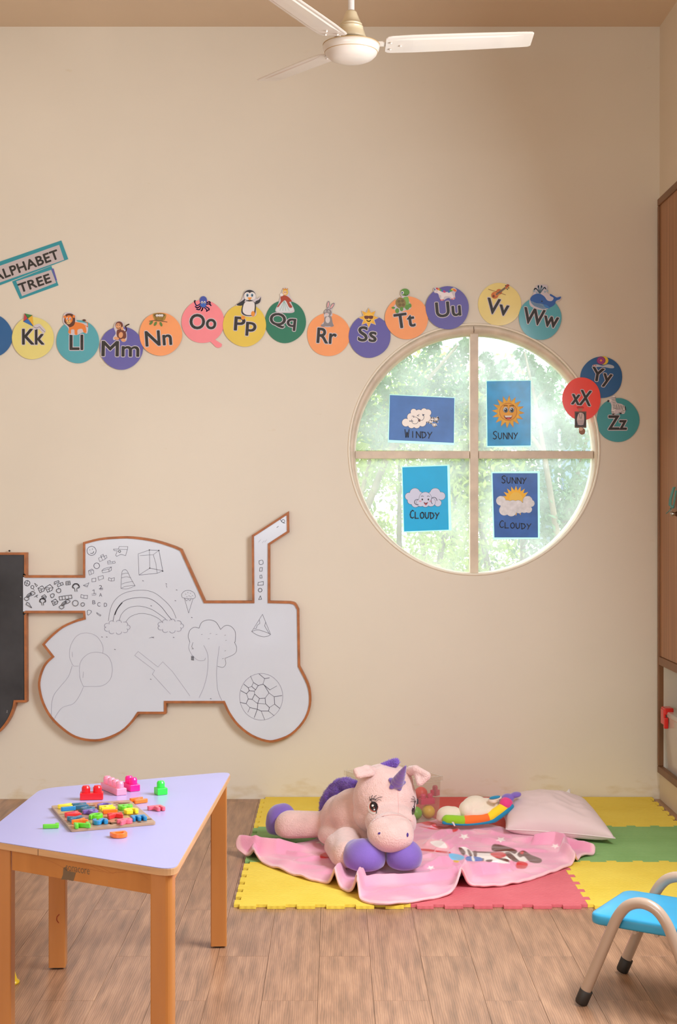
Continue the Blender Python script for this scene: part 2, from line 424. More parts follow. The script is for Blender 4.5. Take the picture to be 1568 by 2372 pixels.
floor = MB().bb(XL-.2, T, YF-.2, YW+.22, -.12, -.004).build('floor', M('dark floor joint', (92, 70, 54), .8)); floor['kind'] = 'structure'
g = .00045; wP, LP = .1532, .885
def plank_mesh(w, l):
    m_ = MB(); b = .00012; x, y = w/2-g, l/2-g
    vs = [(-x,-y,-.004),(x,-y,-.004),(x,y,-.004),(-x,y,-.004),(-x,-y,-b),(x,-y,-b),(x,y,-b),(-x,y,-b),(-x+b,-y+b,0),(x-b,-y+b,0),(x-b,y-b,0),(-x+b,y-b,0)]
    m_.add(vs, [(0,1,5,4),(1,2,6,5),(2,3,7,6),(3,0,4,7),(4,5,9,8),(5,6,10,9),(6,7,11,10),(7,4,8,11),(8,9,10,11)])
    return m_.mesh('plank', PLK)
full = plank_mesh(wP, LP); cache = {}
for kx in range(-11, 12):
    x0 = -.1996+wP*kx; x1 = x0+wP
    xa, xb = x0, min(x1, XR)
    if xb-xa < .02: continue
    j = (3.903 if kx % 2 == 0 else 4.291)-LP*2
    while j < YW:
        y0, y1 = max(j, 2.9), min(j+LP, YW); j += LP
        if y1-y0 < .03: continue
        w, l = round(xb-xa, 4), round(y1-y0, 4)
        if abs(w-wP) < 1e-3 and abs(l-LP) < 1e-3: me = full
        else:
            if (w, l) not in cache: cache[(w, l)] = plank_mesh(w, l)
            me = cache[(w, l)]
        o = bpy.data.objects.new('plank', me); COL.objects.link(o); o.parent = floor; o.location = ((xa+xb)/2, (y0+y1)/2, 0)
# the same vinyl beyond what the photograph shows
m_ = MB()
for kx in range(-20, 12):
    x0 = -.1996+wP*kx; xb = min(x0+wP, XR)
    if xb-x0 < .02: continue
    y1 = YW if kx < -11 else 2.9
    if x0 < XL: continue
    j = YF
    while j < y1-.01: m_.bb(x0+g, xb-g, j+g, min(j+LP, y1)-g, -.004, 0); j += LP
o = m_.build('plank_field', PLK, floor); o['kind'] = 'stuff'

# ------------------------------------------------------------ round window in the back wall
FR = M('beige painted window frame', (230, 212, 188), .45, vary=(14, .12), bump=(30, .2, .002))
FRW = M('cream window moulding', (236, 226, 206), .4)
win = struct_root('window_1', (WX, YW, WZ-WR))
n = 128; mb = MB()
YG = YW+.055
kk = YG/YW
gx, gz, gr = P(1098.5, 1052, YG).x, P(1098.5, 1052, YG).z, 274.5*YG/FL      # inner edge of the frame
vs = []
prof = []
for i in range(n):
    a = 2*PI*i/n; c, s = math.cos(a), math.sin(a)
    o1 = (WX+WR*.996*c, YW+.004, WZ+WR*.996*s); i1 = (gx+gr*c, YG, gz+gr*s); i2 = (gx+gr*c, YG+.05, gz+gr*s); o2 = (WX+WR*.998*c, YG+.05, WZ+WR*.998*s)
    md = tuple((o1[q]*.25+i1[q]*.75) for q in range(3)); md = (md[0], YW+.018, md[2])
    vs += [o1, md, i1, i2, o2]
mb.add(vs, [(i*5+q, ((i+1) % n)*5+q, ((i+1) % n)*5+(q+1) % 5, i*5+(q+1) % 5) for i in range(n) for q in range(5)], 0, True)
mb.build('window_frame', FR, win)
mb = MB(); mb.tube([(WX+WR*math.cos(2*PI*i/n), YW-.001, WZ+WR*math.sin(2*PI*i/n)) for i in range(n)], .0055, n=8, closed=True)
mb.build('moulding', FRW, win)
def bar(px0, px1, py0, py1, nm='glazing_bar', y0=None, y1=None):
    y0 = y0 or YG-.02; y1 = y1 or YG+.035; a, b = P(px0, py0, y0), P(px1, py1, y0)
    return MB().bb(a.x, b.x, y0, y1, b.z, a.z).build(nm, FR, win, bevel=.0015)
bar(1089, 1108, 772, 1330); bar(823, 1087.5, 1044.5, 1062, y0=YG-.016); bar(1109, 1374, 1044.5, 1062, y0=YG-.016)
# putty crack marks at the head of the bar
DK = M('dark crack', (70, 55, 42), .8)
ck = Art(YW+.007); ck.line([(1097, 756), (1098, 766), (1097.5, 771)], 1.2, DK); ck.line([(1076, 753), (1088, 752), (1098, 754), (1112, 751)], 1.6, DK)
ck.line([(985, 779), (1005, 770), (1030, 762)], 1.1, DK); ck.build('crack', win)
def glass_mat():
    m = bpy.data.materials.new('dusty window glass'); m.use_nodes = True; nt = m.node_tree; nt.nodes.clear(); N = nt.nodes.new; L = nt.links.new
    out = N('ShaderNodeOutputMaterial'); tr = N('ShaderNodeBsdfTransparent'); tl = N('ShaderNodeBsdfTranslucent'); tl.inputs[0].default_value = (.95, .98, .97, 1)
    gl = N('ShaderNodeBsdfGlossy'); gl.inputs['Roughness'].default_value = .03
    tr.inputs[0].default_value = (.95, .98, .97, 1)
    n = N('ShaderNodeTexNoise'); n.inputs['Scale'].default_value = 3.5; n.inputs['Detail'].default_value = 6; tc = N('ShaderNodeTexCoord'); L(tc.outputs['Object'], n.inputs[0])
    mr = N('ShaderNodeMapRange'); mr.inputs[1].default_value = .35; mr.inputs[2].default_value = .75; mr.inputs[3].default_value = .13; mr.inputs[4].default_value = .30; L(n.outputs[0], mr.inputs[0])
    m1 = N('ShaderNodeMixShader'); L(mr.outputs[0], m1.inputs[0]); L(tr.outputs[0], m1.inputs[1]); L(tl.outputs[0], m1.inputs[2])
    m2 = N('ShaderNodeMixShader'); m2.inputs[0].default_value = .004; L(m1.outputs[0], m2.inputs[1]); L(gl.outputs[0], m2.inputs[2]); L(m2.outputs[0], out.inputs[0])
    return m
GLASS = glass_mat()
for sx, sz in ((-1, 1), (1, 1), (-1, -1), (1, -1)):
    mx, mz = P(1098.5, 1053, YG).x, P(1098.5, 1053, YG).z; mb = MB(); ex = .018
    pts = [(mx+sx*ex, mz+sz*ex)]
    a0, a1 = math.asin(ex/gr), PI/2-math.asin(ex/gr)
    pts += [(gx+sx*(gr+.004)*math.cos(a0+(a1-a0)*i/24), gz+sz*(gr+.004)*math.sin(a0+(a1-a0)*i/24)) for i in range(25)]
    mb.prism([(x, YG+.012, z) for x, z in pts], (0, .004, 0)); mb.build('glass_pane', GLASS, win)

# ------------------------------------------------------------ greenery behind the window
def leaf_mat(name, c1, c2):
    m = M(name, c1, .55, vary=(2.2, 0), col2=c2, trans=.35); return m
LEAF = [leaf_mat('pale green leaves', (158, 190, 112), (96, 140, 76)), leaf_mat('yellow green leaves', (186, 202, 104), (116, 152, 72)), leaf_mat('grey green leaves', (130, 166, 128), (84, 124, 88)), leaf_mat('deep grey green leaves', (104, 142, 104), (62, 98, 66))]
BARK = M('pale bark', (150, 134, 112), .8, vary=(20, .3))
def leaves(centres, radii, size, rs):
    N_ = len(centres); c = centres; u = rs.normal(size=(N_, 3)); u /= np.linalg.norm(u, axis=1)[:, None]
    w = rs.normal(size=(N_, 3)); w = w-u*(w*u).sum(1)[:, None]; w /= np.linalg.norm(w, axis=1)[:, None]
    nn = np.cross(u, w); s = size*rs.uniform(.6, 1.25, (N_, 1))
    v = np.stack([c-u*s, c+w*s*.42+nn*s*.12, c+u*s, c-w*s*.42+nn*s*.12], 1).reshape(-1, 3)
    i = np.arange(N_)*4
    f = np.concatenate([np.stack([i, i+1, i+2], 1), np.stack([i, i+2, i+3], 1)])
    return v, f
def plant(name, label, cat, base, clusters, n, size, mat, seed, stems, group):
    r = thing(name, base, label, cat, group); rs = np.random.RandomState(seed)
    ca = np.array([c[:3] for c in clusters]); ra = np.array([c[3] for c in clusters]); p = ra**1.3; p = p/p.sum()
    k = rs.choice(len(ca), n, p=p); d = rs.normal(size=(n, 3)); d /= np.linalg.norm(d, axis=1)[:, None]
    c = ca[k]+d*(ra[k]*rs.uniform(.25, 1, n)**.6)[:, None]
    v, f = leaves(c, None, size, rs); me = bpy.data.meshes.new('foliage'); v = v-np.array(base)
    me.from_pydata(v.tolist(), [], f.tolist()); me.materials.append(mat); me.update()
    o = bpy.data.objects.new('foliage', me); COL.objects.link(o); o.parent = r; o['kind'] = 'stuff'
    mb = MB()
    for s in stems: mb.tube(s[0], s[1], n=6)
    mb.build('stem', BARK, r)
    return r
rs = np.random.RandomState(3)
shr = [(-.6, 10.3, 2.3, 'shrub low down outside the round window, at its left edge'),
       (.45, 9.8, 2.2, 'leafy shrub outside, seen through the lower left window pane'),
       (1.35, 10.1, 2.45, 'leafy shrub outside, seen through the lower right window pane'),
       (2.5, 10.6, 2.3, 'shrub low down outside the round window, at its right edge'),
       (1.0, 12.0, 2.75, 'taller bush standing behind the nearer shrubs outside the window')]
for i, (x, y, h, lab) in enumerate(shr):
    cl = [(x+rs.uniform(-.6, .6), y+rs.uniform(-.4, .4), rs.uniform(.3, h-.35) if q > 5 else h-rs.uniform(.3, .5), rs.uniform(.25, .42)) for q in range(26)]
    st = [([(x+a*.1, y, 0), (x+a*.3, y+.1, h*.5), (x+a*.5, y, h*.85)], [.03, .02, .008]) for a in (-1, 0, 1)]
    plant('shrub', lab, 'shrub', (x, y, 0), cl, 11500, .029, LEAF[i % 3], 10+i, st, 'shrubs outside the round window')
def sprays(px_list, Y, r): return [tuple(P(a, b, Y+rs.uniform(-.3, .3)))+(q*Y/FL,) for a, b, q in px_list]
def branch(pxs, Y, r0): return ([P(a, b, Y) for a, b in pxs], [r0*(1-.8*i/(len(pxs)-1)) for i in range(len(pxs))])
plant('tree', 'slender tree with pale leaves outside, behind the upper left window pane', 'tree', (-.1, 9.4, 0),
      sprays([(870, 980, 60), (930, 900, 60), (1000, 860, 55), (960, 950, 60), (1040, 900, 60), (1060, 830, 30), (900, 1020, 60), (1010, 1000, 60), (1075, 960, 50), (860, 880, 35), (930, 840, 35), (1000, 800, 22), (1080, 800, 18), (820, 950, 50)], 9.4, .1),
      3600, .027, LEAF[3], 31, [branch([(740, 1650), (800, 1300), (900, 1050), (990, 880), (1060, 800)], 9.4, .035), branch([(800, 1300), (860, 1050), (900, 900)], 9.4, .02), branch([(900, 1050), (1000, 960), (1075, 930)], 9.4, .015)], 'trees outside the round window')
plant('tree', 'slender tree with sparse leafy sprays outside, behind the upper right window pane', 'tree', (1.5, 9.6, 0),
      sprays([(1130, 830, 18), (1145, 860, 22), (1120, 900, 20), (1165, 845, 14), (1205, 822, 16), (1222, 836, 20), (1240, 862, 22), (1265, 880, 30), (1290, 860, 14), (1250, 915, 30), (1240, 960, 40), (1290, 1000, 45), (1140, 1000, 50), (1330, 1010, 30), (1180, 870, 10), (1110, 960, 35), (1240, 1020, 50)], 9.6, .1),
      2300, .027, LEAF[3], 32, [branch([(1340, 1700), (1300, 1300), (1260, 1050), (1240, 930), (1215, 815)], 9.6, .03), branch([(1260, 1050), (1170, 930), (1135, 830)], 9.6, .016), branch([(1240, 930), (1280, 880), (1300, 850)], 9.6, .01)], 'trees outside the round window')
PB = M('pale blue reflection tone', (168, 196, 226), .7)  # solid strips outside stand in for a pale blue reflection in the glass
for a, b, lab in ((1256, 1292, 'narrow pale blue strip built for a reflection at the right of the window'), (1308, 1368, 'broad pale blue strip built for a reflection furthest right in the window')):
    yp = 10.6; p0, p1 = P(a, 1000, yp), P(b, 1000, yp); mb = MB(); mb.bb(p0.x, p1.x, yp, yp+.2, 0, P(0, 975, yp).z); mb.bb(p0.x-.01, p1.x+.01, yp-.01, yp+.21, P(0, 975, yp).z, P(0, 970, yp).z)
    tag(mb.build('reflection_strip', PB, None, (p0.x, yp, 0)), lab, 'reflection_strip')
tag(MB().bb(-6, 8, YW+.4, 16, -.2, -.02).build('ground', M('grassy ground', (150, 160, 110), .9, vary=(3, .3))), 'grassy ground outside the building', 'ground', kind='structure')

# ------------------------------------------------------------ cupboard built into the right wall
LAM = M('striped brown laminate', (178, 126, 84), .4, vary=(34, .35), stretch=(1, 1, .02), col2=(140, 94, 60))
EDG = M('dark brown wooden edging', (142, 98, 62), .45, vary=(30, .25), stretch=(1, .1, .1))
NIC = M('off white niche lining', (226, 220, 206), .5)
cab = thing('cupboard', (XR, (CY0+CY1)/2, CZ0), 'tall brown laminate cupboard built into the right wall with an open niche below', 'cupboard')
zr0, zr1 = P(1530, 1538, YW).z, P(1530, 1519, YW).z; dpt = .42; e_ = .0015
mb = MB()
mb.bb(XR+.01, XR+dpt, CY0+e_, CY0+.02, CZ0, CZ1-e_); mb.bb(XR+.01, XR+dpt, CY1-.02, CY1-e_, CZ0+e_, CZ1-e_)
mb.bb(XR+dpt-.015, XR+dpt, CY0+.02, CY1-.02, CZ0, CZ1-e_); mb.bb(XR+.01, XR+dpt-.015, CY0+.02, CY1-.02, CZ0+e_, CZ0+.02); mb.bb(XR+.01, XR+dpt-.015, CY0+.02, CY1-.02, zr0, zr0+.018)
mb.build('body', NIC, cab)
for a, b in ((CY0+.03, (CY0+CY1)/2-.002), ((CY0+CY1)/2+.002, CY1-.022)):
    MB().bb(XR-.006, XR+.012, a, b, zr1+.002, CZ1-.03).build('door', LAM, cab)
mb = MB()
mb.bb(XR-.014, XR+.012, CY0-.01, CY1+.004, CZ1-.03, CZ1+.004); mb.bb(XR-.014, XR+.012, CY0-.01, CY1+.004, CZ0-.004, CZ0+.028)
mb.bb(XR-.014, XR+.012, CY1-.02, CY1+.004, CZ0+.028, CZ1-.03); mb.bb(XR-.014, XR+.012, CY0-.01, CY0+.028, CZ0+.028, CZ1-.03); mb.bb(XR-.014, XR+.012, CY0+.028, CY1-.02, zr0, zr1)
mb.build('edging', EDG, cab, bevel=.004)
kn = MB(); kn.lathe([(0, 0), (.012, 0), (.007, .012), (.013, .024), (0, .03)], (XR-.006, 6.262, 1.33), (-1, 0, 0), n=16); kn.build('knob', M('steel', (170, 165, 158), .25, 1), cab)
# ribbon hanging from the knob
TQ = M('turquoise ribbon', (70, 150, 140), .6, vary=(60, .3))
rb = thing('ribbon', (XR-.02, 6.265, 1.33), 'turquoise ribbon tied on a ring hanging on the cupboard door', 'ribbon')
mb = MB(); rc = Vector((XR-.028, 6.285, 1.345)); mb.tube([rc+Vector((0, .012*math.cos(2*PI*i/16), .016*math.sin(2*PI*i/16))) for i in range(16)], .0012, n=6, closed=True)
mb.build('key_ring', M('steel', (170, 165, 158), .25, 1), rb)
mb = MB()
def rib(pts, w):
    vs = []
    for p in pts: vs += [Vector(p)-Vector((.0, w/2, 0)), Vector(p)+Vector((0, w/2, 0))]
    vs2 = [v+Vector((-.0015, 0, 0)) for v in vs]; k_ = len(pts)
    mb.add(vs+vs2, [(2*i, 2*i+1, 2*i+3, 2*i+2) for i in range(k_-1)]+[(2*i+2*k_, 2*i+2+2*k_, 2*i+3+2*k_, 2*i+1+2*k_) for i in range(k_-1)]+[(2*i, 2*i+2, 2*i+2+2*k_, 2*i+2*k_) for i in range(k_-1)]+[(2*i+1, 2*i+1+2*k_, 2*i+3+2*k_, 2*i+3) for i in range(k_-1)], 0, True)
def rp(px, py): X = XR-.028; Y = X*FL/(px-CX); return P(px, py, Y)
rib([rp(1562, 1128), rp(1557, 1142), rp(1553, 1158), rp(1552, 1170), rp(1558, 1175)], .05); rib([rp(1566, 1136), rp(1563, 1155), rp(1560, 1172)], .03); rib([rp(1560, 1172), rp(1552, 1182), rp(1543, 1190)], .02)
mb.ell(rp(1559, 1174), (.004, .02, .008)); mb.build('bow', TQ, rb)

# clear box with red clips standing in the niche
CLR = None
def clear_mat(name, col, a, rough=.12):
    m = bpy.data.materials.new(name); m.use_nodes = True; nt = m.node_tree; nt.nodes.clear(); N = nt.nodes.new; L = nt.links.new
    out = N('ShaderNodeOutputMaterial'); tr = N('ShaderNodeBsdfTransparent'); tr.inputs[0].default_value = rgb(col)
    pb = N('ShaderNodeBsdfPrincipled'); pb.inputs['Base Color'].default_value = rgb(col); pb.inputs['Roughness'].default_value = rough
    mx = N('ShaderNodeMixShader'); fr = N('ShaderNodeMath'); fr.operation = 'POWER'; fr.inputs[1].default_value = 4; lw = N('ShaderNodeLayerWeight'); L(lw.outputs['Facing'], fr.inputs[0])
    ad = N('ShaderNodeMath'); ad.operation = 'ADD'; ad.inputs[1].default_value = a; ad.use_clamp = True; L(fr.outputs[0], ad.inputs[0])
    L(ad.outputs[0], mx.inputs[0]); L(tr.outputs[0], mx.inputs[1]); L(pb.outputs[0], mx.inputs[2]); L(mx.outputs[0], out.inputs[0]); return m
CLR = clear_mat('clear plastic', (248, 246, 242), .06); CLR2 = clear_mat('frosted plastic', (232, 226, 222), .38)
REDP = M('red plastic', (222, 34, 28), .3, coat=.3)
bz = CZ0+.021; bxr = thing('storage_box', (XR+.12, 6.35, bz), 'translucent storage box with a red clip in the cupboard niche', 'storage box')
def open_box(x0, x1, y0, y1, z0, z1, t, taper=0, lip=0):
    mb = MB(); c = ((x0+x1)/2, (y0+y1)/2)
    def rect(s, z, m=1): return [(c[0]+(x-c[0])*s+(m if x > c[0] else -m)*0, c[1]+(y-c[1])*s, z) for x, y in ((x0, y0), (x1, y0), (x1, y1), (x0, y1))]
    st = [rect(1-taper, z0), rect(1, z1)]
    si = 1-2*t/(x1-x0)
    inn = [rect((1-taper)*si, z0+t), rect(si, z1)]
    vs = st[0]+st[1]+inn[0]+inn[1]
    fs = [(0,3,2,1)]+[(i, (i+1) % 4, (i+1) % 4+4, i+4) for i in range(4)]+[(8,9,10,11)]+[(i+12, (i+1) % 4+12, (i+1) % 4+8, i+8) for i in range(4)]+[(i+4, (i+1) % 4+4, (i+1) % 4+12, i+12) for i in range(4)]
    mb.add(vs, fs); return mb
open_box(XR+.005, XR+.29, 6.20, 6.55, bz, bz+.25, .003, .1).build('box_body', CLR2, bxr)
MB().bb(XR, XR+.295, 6.19, 6.56, bz+.25, bz+.275).build('lid', CLR2, bxr, bevel=.006)
mb = MB(); mb.bb(XR-.012, XR+.03, 6.47, 6.54, bz+.262, bz+.292); mb.bb(XR-.016, XR-.004, 6.475, 6.535, bz+.215, bz+.285); mb.bb(XR-.016, XR+.004, 6.46, 6.48, bz+.20, bz+.25); mb.build('clip', REDP, bxr, bevel=.004)
PUR = M('purple plastic', (120, 98, 150), .4)
tg = thing('folder', (XR+.1, 6.47, bz+.003), 'purple folder standing inside the translucent box in the niche', 'folder')
MB().bb(XR+.03, XR+.24, 6.47, 6.476, bz+.005, bz+.21).build('cover', PUR, tg); MB().bb(XR+.035, XR+.24, 6.477, 6.486, bz+.006, bz+.205).build('sheets', M('white paper', (235, 232, 226), .6), tg)
# ------------------------------------------------------------ alphabet discs and signs
BLK = M('printed black', (48, 42, 36), .5, vary=(70, .35)); HAL = M('pale paper edge', (206, 198, 204), .5)
WHT = M('printed white', (232, 226, 222), .5)
def paper(name, col): return M(name, col, .42, vary=(9, .05), coat=.35)
C = dict(blue=paper('blue laminated card', (8, 92, 152)), lemon=paper('pale yellow laminated card', (236, 222, 128)), teal=paper('teal laminated card', (78, 170, 182)),
         violet=paper('violet laminated card', (96, 90, 170)), orange=paper('orange laminated card', (255, 164, 98)), pink=paper('pink laminated card', (255, 142, 150)),
         yellow=paper('yellow laminated card', (236, 204, 72)), green=paper('green laminated card', (16, 122, 90)), red=paper('red laminated card', (255, 58, 22)), cream=paper('cream yellow card', (244, 222, 132)),
         teal2=paper('deep teal laminated card', (52, 156, 160)))
def pc(col): return M('print %d %d %d' % col, col, .5)
def mapk(cx, cy, s, pts, rot=0):
    c, d = math.cos(math.radians(rot)), math.sin(math.radians(rot)); return [(cx+(x*c-y*d)*s, cy+(x*d+y*c)*s) for x, y in pts]
def sp(pts, n=5): return [(v.x, v.y) for v in smooth_pts([(a, b) for a, b in pts], n)]

def pic_kite(a, x, y):
    p = [(65, 727), (86, 732), (83, 762), (55, 747)] if False else [(57, 726), (75, 730), (78, 757), (54, 745)]
    m = (64, 738)
    a.poly([p[0], p[1], m], pc((60, 130, 60))); a.poly([p[1], p[2], m], pc((232, 180, 50))); a.poly([p[2], p[3], m], pc((50, 110, 180))); a.poly([p[3], p[0], m], pc((190, 60, 66)))
    a.line([p[0], p[2]], .6, BLK); a.line([p[1], p[3]], .6, BLK); a.poly(sp([(77, 756), (90, 750), (98, 756), (106, 766), (100, 772), (90, 762), (80, 764)]), HAL)
    a.line([(78, 757), (84, 760), (92, 757), (98, 764), (104, 769)], .8, BLK)
    for q, c in (((82, 759), (50, 110, 180)), ((89, 756), (190, 60, 66)), ((96, 761), (60, 130, 60)), ((100, 768), (232, 180, 50))):
        a.poly([(q[0]-4, q[1]-3), (q[0]+4, q[1]+3), (q[0]+4, q[1]-3), (q[0]-4, q[1]+3)], pc(c))
def pic_lion(a, x, y):
    O, Bn, Tn = pc((232, 130, 50)), pc((92, 48, 26)), pc((246, 200, 130))
    a.poly(sp([(148, 728), (160, 723), (174, 730), (178, 744), (196, 748), (204, 752), (202, 772), (192, 770), (178, 776), (160, 774), (158, 760), (146, 746)]), HAL)
    a.poly(sp([(160, 750), (172, 746), (190, 749), (198, 756), (200, 770), (194, 770), (190, 762), (180, 764), (179, 775), (173, 774), (172, 764), (165, 764), (164, 773), (158, 770), (160, 762)]), O)
    a.line([(197, 754), (203, 757), (203, 748), (196, 743)], 1.6, O); a.ell(195, 742, 4, 2.6, Bn)
    a.poly(sp([(150, 735), (153, 728), (161, 726), (170, 729), (174, 738), (172, 752), (162, 758), (155, 752), (149, 746)]), Bn)
    a.ell(150, 734, 3.2, 3.4, O); a.ell(171, 733, 3, 3.4, O); a.ell(160, 740, 8.4, 9.4, O); a.ell(159, 746, 5, 5, Tn)
    for dx in (-3.5, 3.5): a.ell(159+dx, 738, 2, 2.6, WHT); a.ell(159.5+dx, 738.5, 1.1, 1.5, pc((60, 110, 170)))
    a.ell(159, 743.5, 1.6, 1.1, BLK); a.arc(159, 745, 4, 3, 10, 170, .8, BLK)
def pic_monkey(a, x, y):
    Bn, Tn = pc((112, 54, 36)), pc((226, 160, 112))
    a.poly(sp([(266, 750), (274, 744), (286, 747), (286, 760), (293, 768), (293, 788), (284, 792), (276, 784), (264, 788), (262, 782), (268, 772), (264, 760)]), HAL)
    a.line(sp([(288, 772), (293, 764), (291, 756), (297, 752), (299, 753)], 4)[:-5], 2.4, Bn); a.poly(sp([(272, 764), (282, 763), (291, 770), (292, 782), (284, 786), (274, 784), (270, 774)]), Bn)
    a.ell(276, 754, 9, 9.5, Bn); a.ell(274, 756, 6.2, 7.5, Tn); a.ell(283, 761, 3, 4, Tn)
    for dx in (-2.4, 2.4): a.ell(274+dx, 753, .9, 1.3, BLK)
    a.arc(274, 758, 3.6, 3, 10, 170, .9, BLK); a.ell(270, 784, 6, 3.4, Tn, 15); a.ell(286, 788, 5.5, 3.6, Tn, 10); a.ell(280, 776, 5, 7, Tn, 10)
def pic_nest(a, x, y):
    Bn, Gn = pc((170, 134, 50)), pc((96, 130, 56))
    a.poly(sp([(354, 728), (368, 725), (384, 728), (382, 740), (374, 744), (360, 743)]), Bn); a.ell(369, 730, 13, 4, pc((112, 84, 34)))
    for q in (364, 370, 375): a.ell(q, 731, 3.6, 3, WHT)
    for k_ in range(5): a.arc(369, 727+k_*2.4, 14-k_*1.2, 6, 25, 155, .6, pc((110, 84, 34)))
    a.line([(346, 744), (360, 742), (376, 744), (387, 746)], 1.6, pc((110, 80, 50)))
    for cx_, cy_, r_ in ((350, 748, -50), (360, 750, -60), (373, 751, 70)): a.ell(cx_, cy_, 5.5, 2.8, Gn, r_)
def pic_octopus(a, x, y):
    B1, B2 = pc((66, 84, 170)), pc((50, 100, 190))
    for p in ([(466, 702), (456, 708), (451, 700), (452, 696)], [(464, 708), (458, 713), (452, 710)], [(466, 710), (462, 717), (455, 716)], [(470, 712), (468, 718), (466, 720)], [(473, 712), (480, 719), (478, 721)], [(476, 710), (484, 715), (483, 719)], [(476, 706), (484, 704), (489, 708)], [(478, 702), (485, 699), (487, 703)]):
        a.line([(v.x, v.y) for v in smooth_pts(p, 5, False)], 2.6, B1)
    a.ell(471, 696, 8.6, 10, B1); a.ell(471, 706, 7, 6, B2)
    for dx in (-3, 3): a.ell(471+dx, 700.5, 2.3, 3, WHT); a.ell(471+dx, 701.5, 1.1, 1.6, BLK)
def pic_penguin(a, x, y):
    K, O = pc((44, 42, 46)), pc((236, 150, 50))
    a.poly(sp([(566, 676), (578, 671), (590, 676), (594, 692), (604, 686), (603, 700), (592, 706), (594, 728), (584, 734), (566, 732), (558, 724), (562, 708), (546, 708), (560, 694)]), HAL)
    a.poly(sp([(562, 696), (568, 692), (562, 707), (548, 706)]), K); a.poly(sp([(592, 698), (600, 694), (604, 688), (602, 700), (592, 705)]), K)
    a.poly(sp([(566, 700), (590, 700), (592, 722), (586, 731), (568, 731), (559, 722)]), K); a.poly(sp([(568, 700), (588, 700), (589, 720), (584, 729), (570, 729), (562, 720)]), WHT)
    a.ell(578, 685, 14, 13.5, K); a.ell(573, 686, 8, 9.4, WHT); a.ell(584, 686, 8, 9.4, WHT)
    for dx in (-5, 6): a.ell(578+dx, 684, 2.6, 3.8, pc((90, 140, 170))); a.ell(578.3+dx, 684.6, 1.2, 2, BLK)
    a.poly([(573, 689), (584, 689), (578, 696)], O); a.ell(586, 727, 4.4, 6.4, O); a.ell(563, 736, 4.6, 4.6, O)
def pic_queen(a, x, y):
    R, Y_, S = pc((170, 62, 34)), pc((232, 190, 80)), pc((240, 196, 160))
    a.poly(sp([(650, 684), (656, 668), (666, 668), (672, 688), (678, 696), (674, 700), (682, 722), (660, 725), (638, 721), (645, 702)]), HAL)
    a.poly(sp([(656, 696), (664, 696), (680, 717), (660, 723), (640, 719)]), pc((214, 220, 222)))
    for k_ in (648, 655, 662, 670): a.line([(658, 697), (k_, 720)], .8, pc((120, 180, 170)))
    a.poly(sp([(650, 688), (658, 684), (668, 688), (676, 698), (670, 700), (677, 711), (670, 712), (661, 696), (652, 702), (645, 711), (642, 710), (650, 698)]), R)
    a.ell(661, 677, 6.4, 7.4, Y_); a.ell(660, 678, 4, 4.8, S); a.poly([(656, 672), (655, 667), (659, 670), (661, 666), (663, 670), (667, 667), (666, 672)], pc((220, 150, 40)))
    a.ell(652, 683, 4, 3.4, WHT); a.ell(659, 677, .8, 1, BLK); a.ell(662.4, 677, .8, 1, BLK)
def pic_rabbit(a, x, y):
    G, L_, Pk = pc((140, 134, 136)), pc((214, 206, 204)), pc((230, 170, 170))
    a.poly(sp([(756, 720), (757, 702), (762, 697), (764, 708), (772, 702), (776, 704), (768, 718), (770, 730), (766, 736), (772, 754), (758, 758), (744, 754), (752, 742), (750, 728)]), HAL)
    for q, r_ in (((760, 706), -80), ((769, 709), -55)): a.ell(q[0], q[1], 9, 3.4, G, r_); a.ell(q[0], q[1], 6.5, 1.8, Pk, r_)
    a.poly(sp([(753, 734), (766, 732), (770, 746), (770, 755), (750, 755), (751, 744)]), G); a.ell(759, 741, 5.2, 7.6, L_)
    a.ell(759, 724, 9, 8.6, G); a.ell(757, 729, 5, 4, L_); a.ell(749, 754, 6, 3, G); a.ell(768, 754, 5, 3, G)
    for dx in (-4, 3.4): a.ell(758+dx, 722, 1.8, 2.6, WHT); a.ell(758.2+dx, 722.5, .9, 1.5, BLK)
    a.ell(756.5, 727, 1.6, 1.1, Pk)
def pic_sun(a, x, y):
    a.star(854, 736, 24, 14, 8, HAL); a.star(854, 736, 22.5, 12.5, 8, pc((238, 180, 50))); a.ell(854, 736, 12, 12, pc((246, 196, 70)))
    for dx in (-5, 5): a.poly(sp([(849+dx, 732), (859+dx, 732), (858+dx, 738), (854+dx, 739), (850+dx, 738)]), pc((100, 44, 30)))
    a.line([(845, 732.5), (863, 732.5)], 1.2, pc((100, 44, 30))); a.arc(854, 740, 5, 4, 10, 170, 1.6, WHT); a.arc(854, 740.6, 5, 4.6, 10, 170, .6, BLK)
def pic_turtle(a, x, y):
    G, G2, S = pc((96, 150, 60)), pc((126, 176, 84)), pc((140, 124, 66))
    a.poly(sp([(927, 680), (934, 669), (946, 671), (948, 682), (944, 690), (952, 706), (950, 716), (936, 720), (922, 726), (914, 718), (909, 713), (916, 704), (918, 692), (930, 688)]), HAL)
    a.poly(sp([(934, 690), (945, 688), (947, 704), (940, 714), (930, 706)]), G2); a.ell(928, 702, 12, 13, S, -20)
    for q in ((924, 698), (932, 697), (926, 706), (934, 706)): a.ell(q[0], q[1], 3.6, 3.4, pc((116, 96, 48)))
    a.ell(938, 677, 10.4, 8.6, G); a.ell(932, 678, 3.4, 3.8, WHT); a.ell(931.6, 678.4, 1.8, 2.2, pc((60, 90, 140))); a.arc(941, 682, 4, 2.4, 10, 170, 1, pc((110, 40, 40)))
    for q in ((920, 720, 4.6, 6), (930, 716, 4, 5), (943, 712, 5, 6), (949, 708, 4, 5), (911, 713, 4, 2.6)): a.ell(q[0], q[1], q[2], q[3], G)
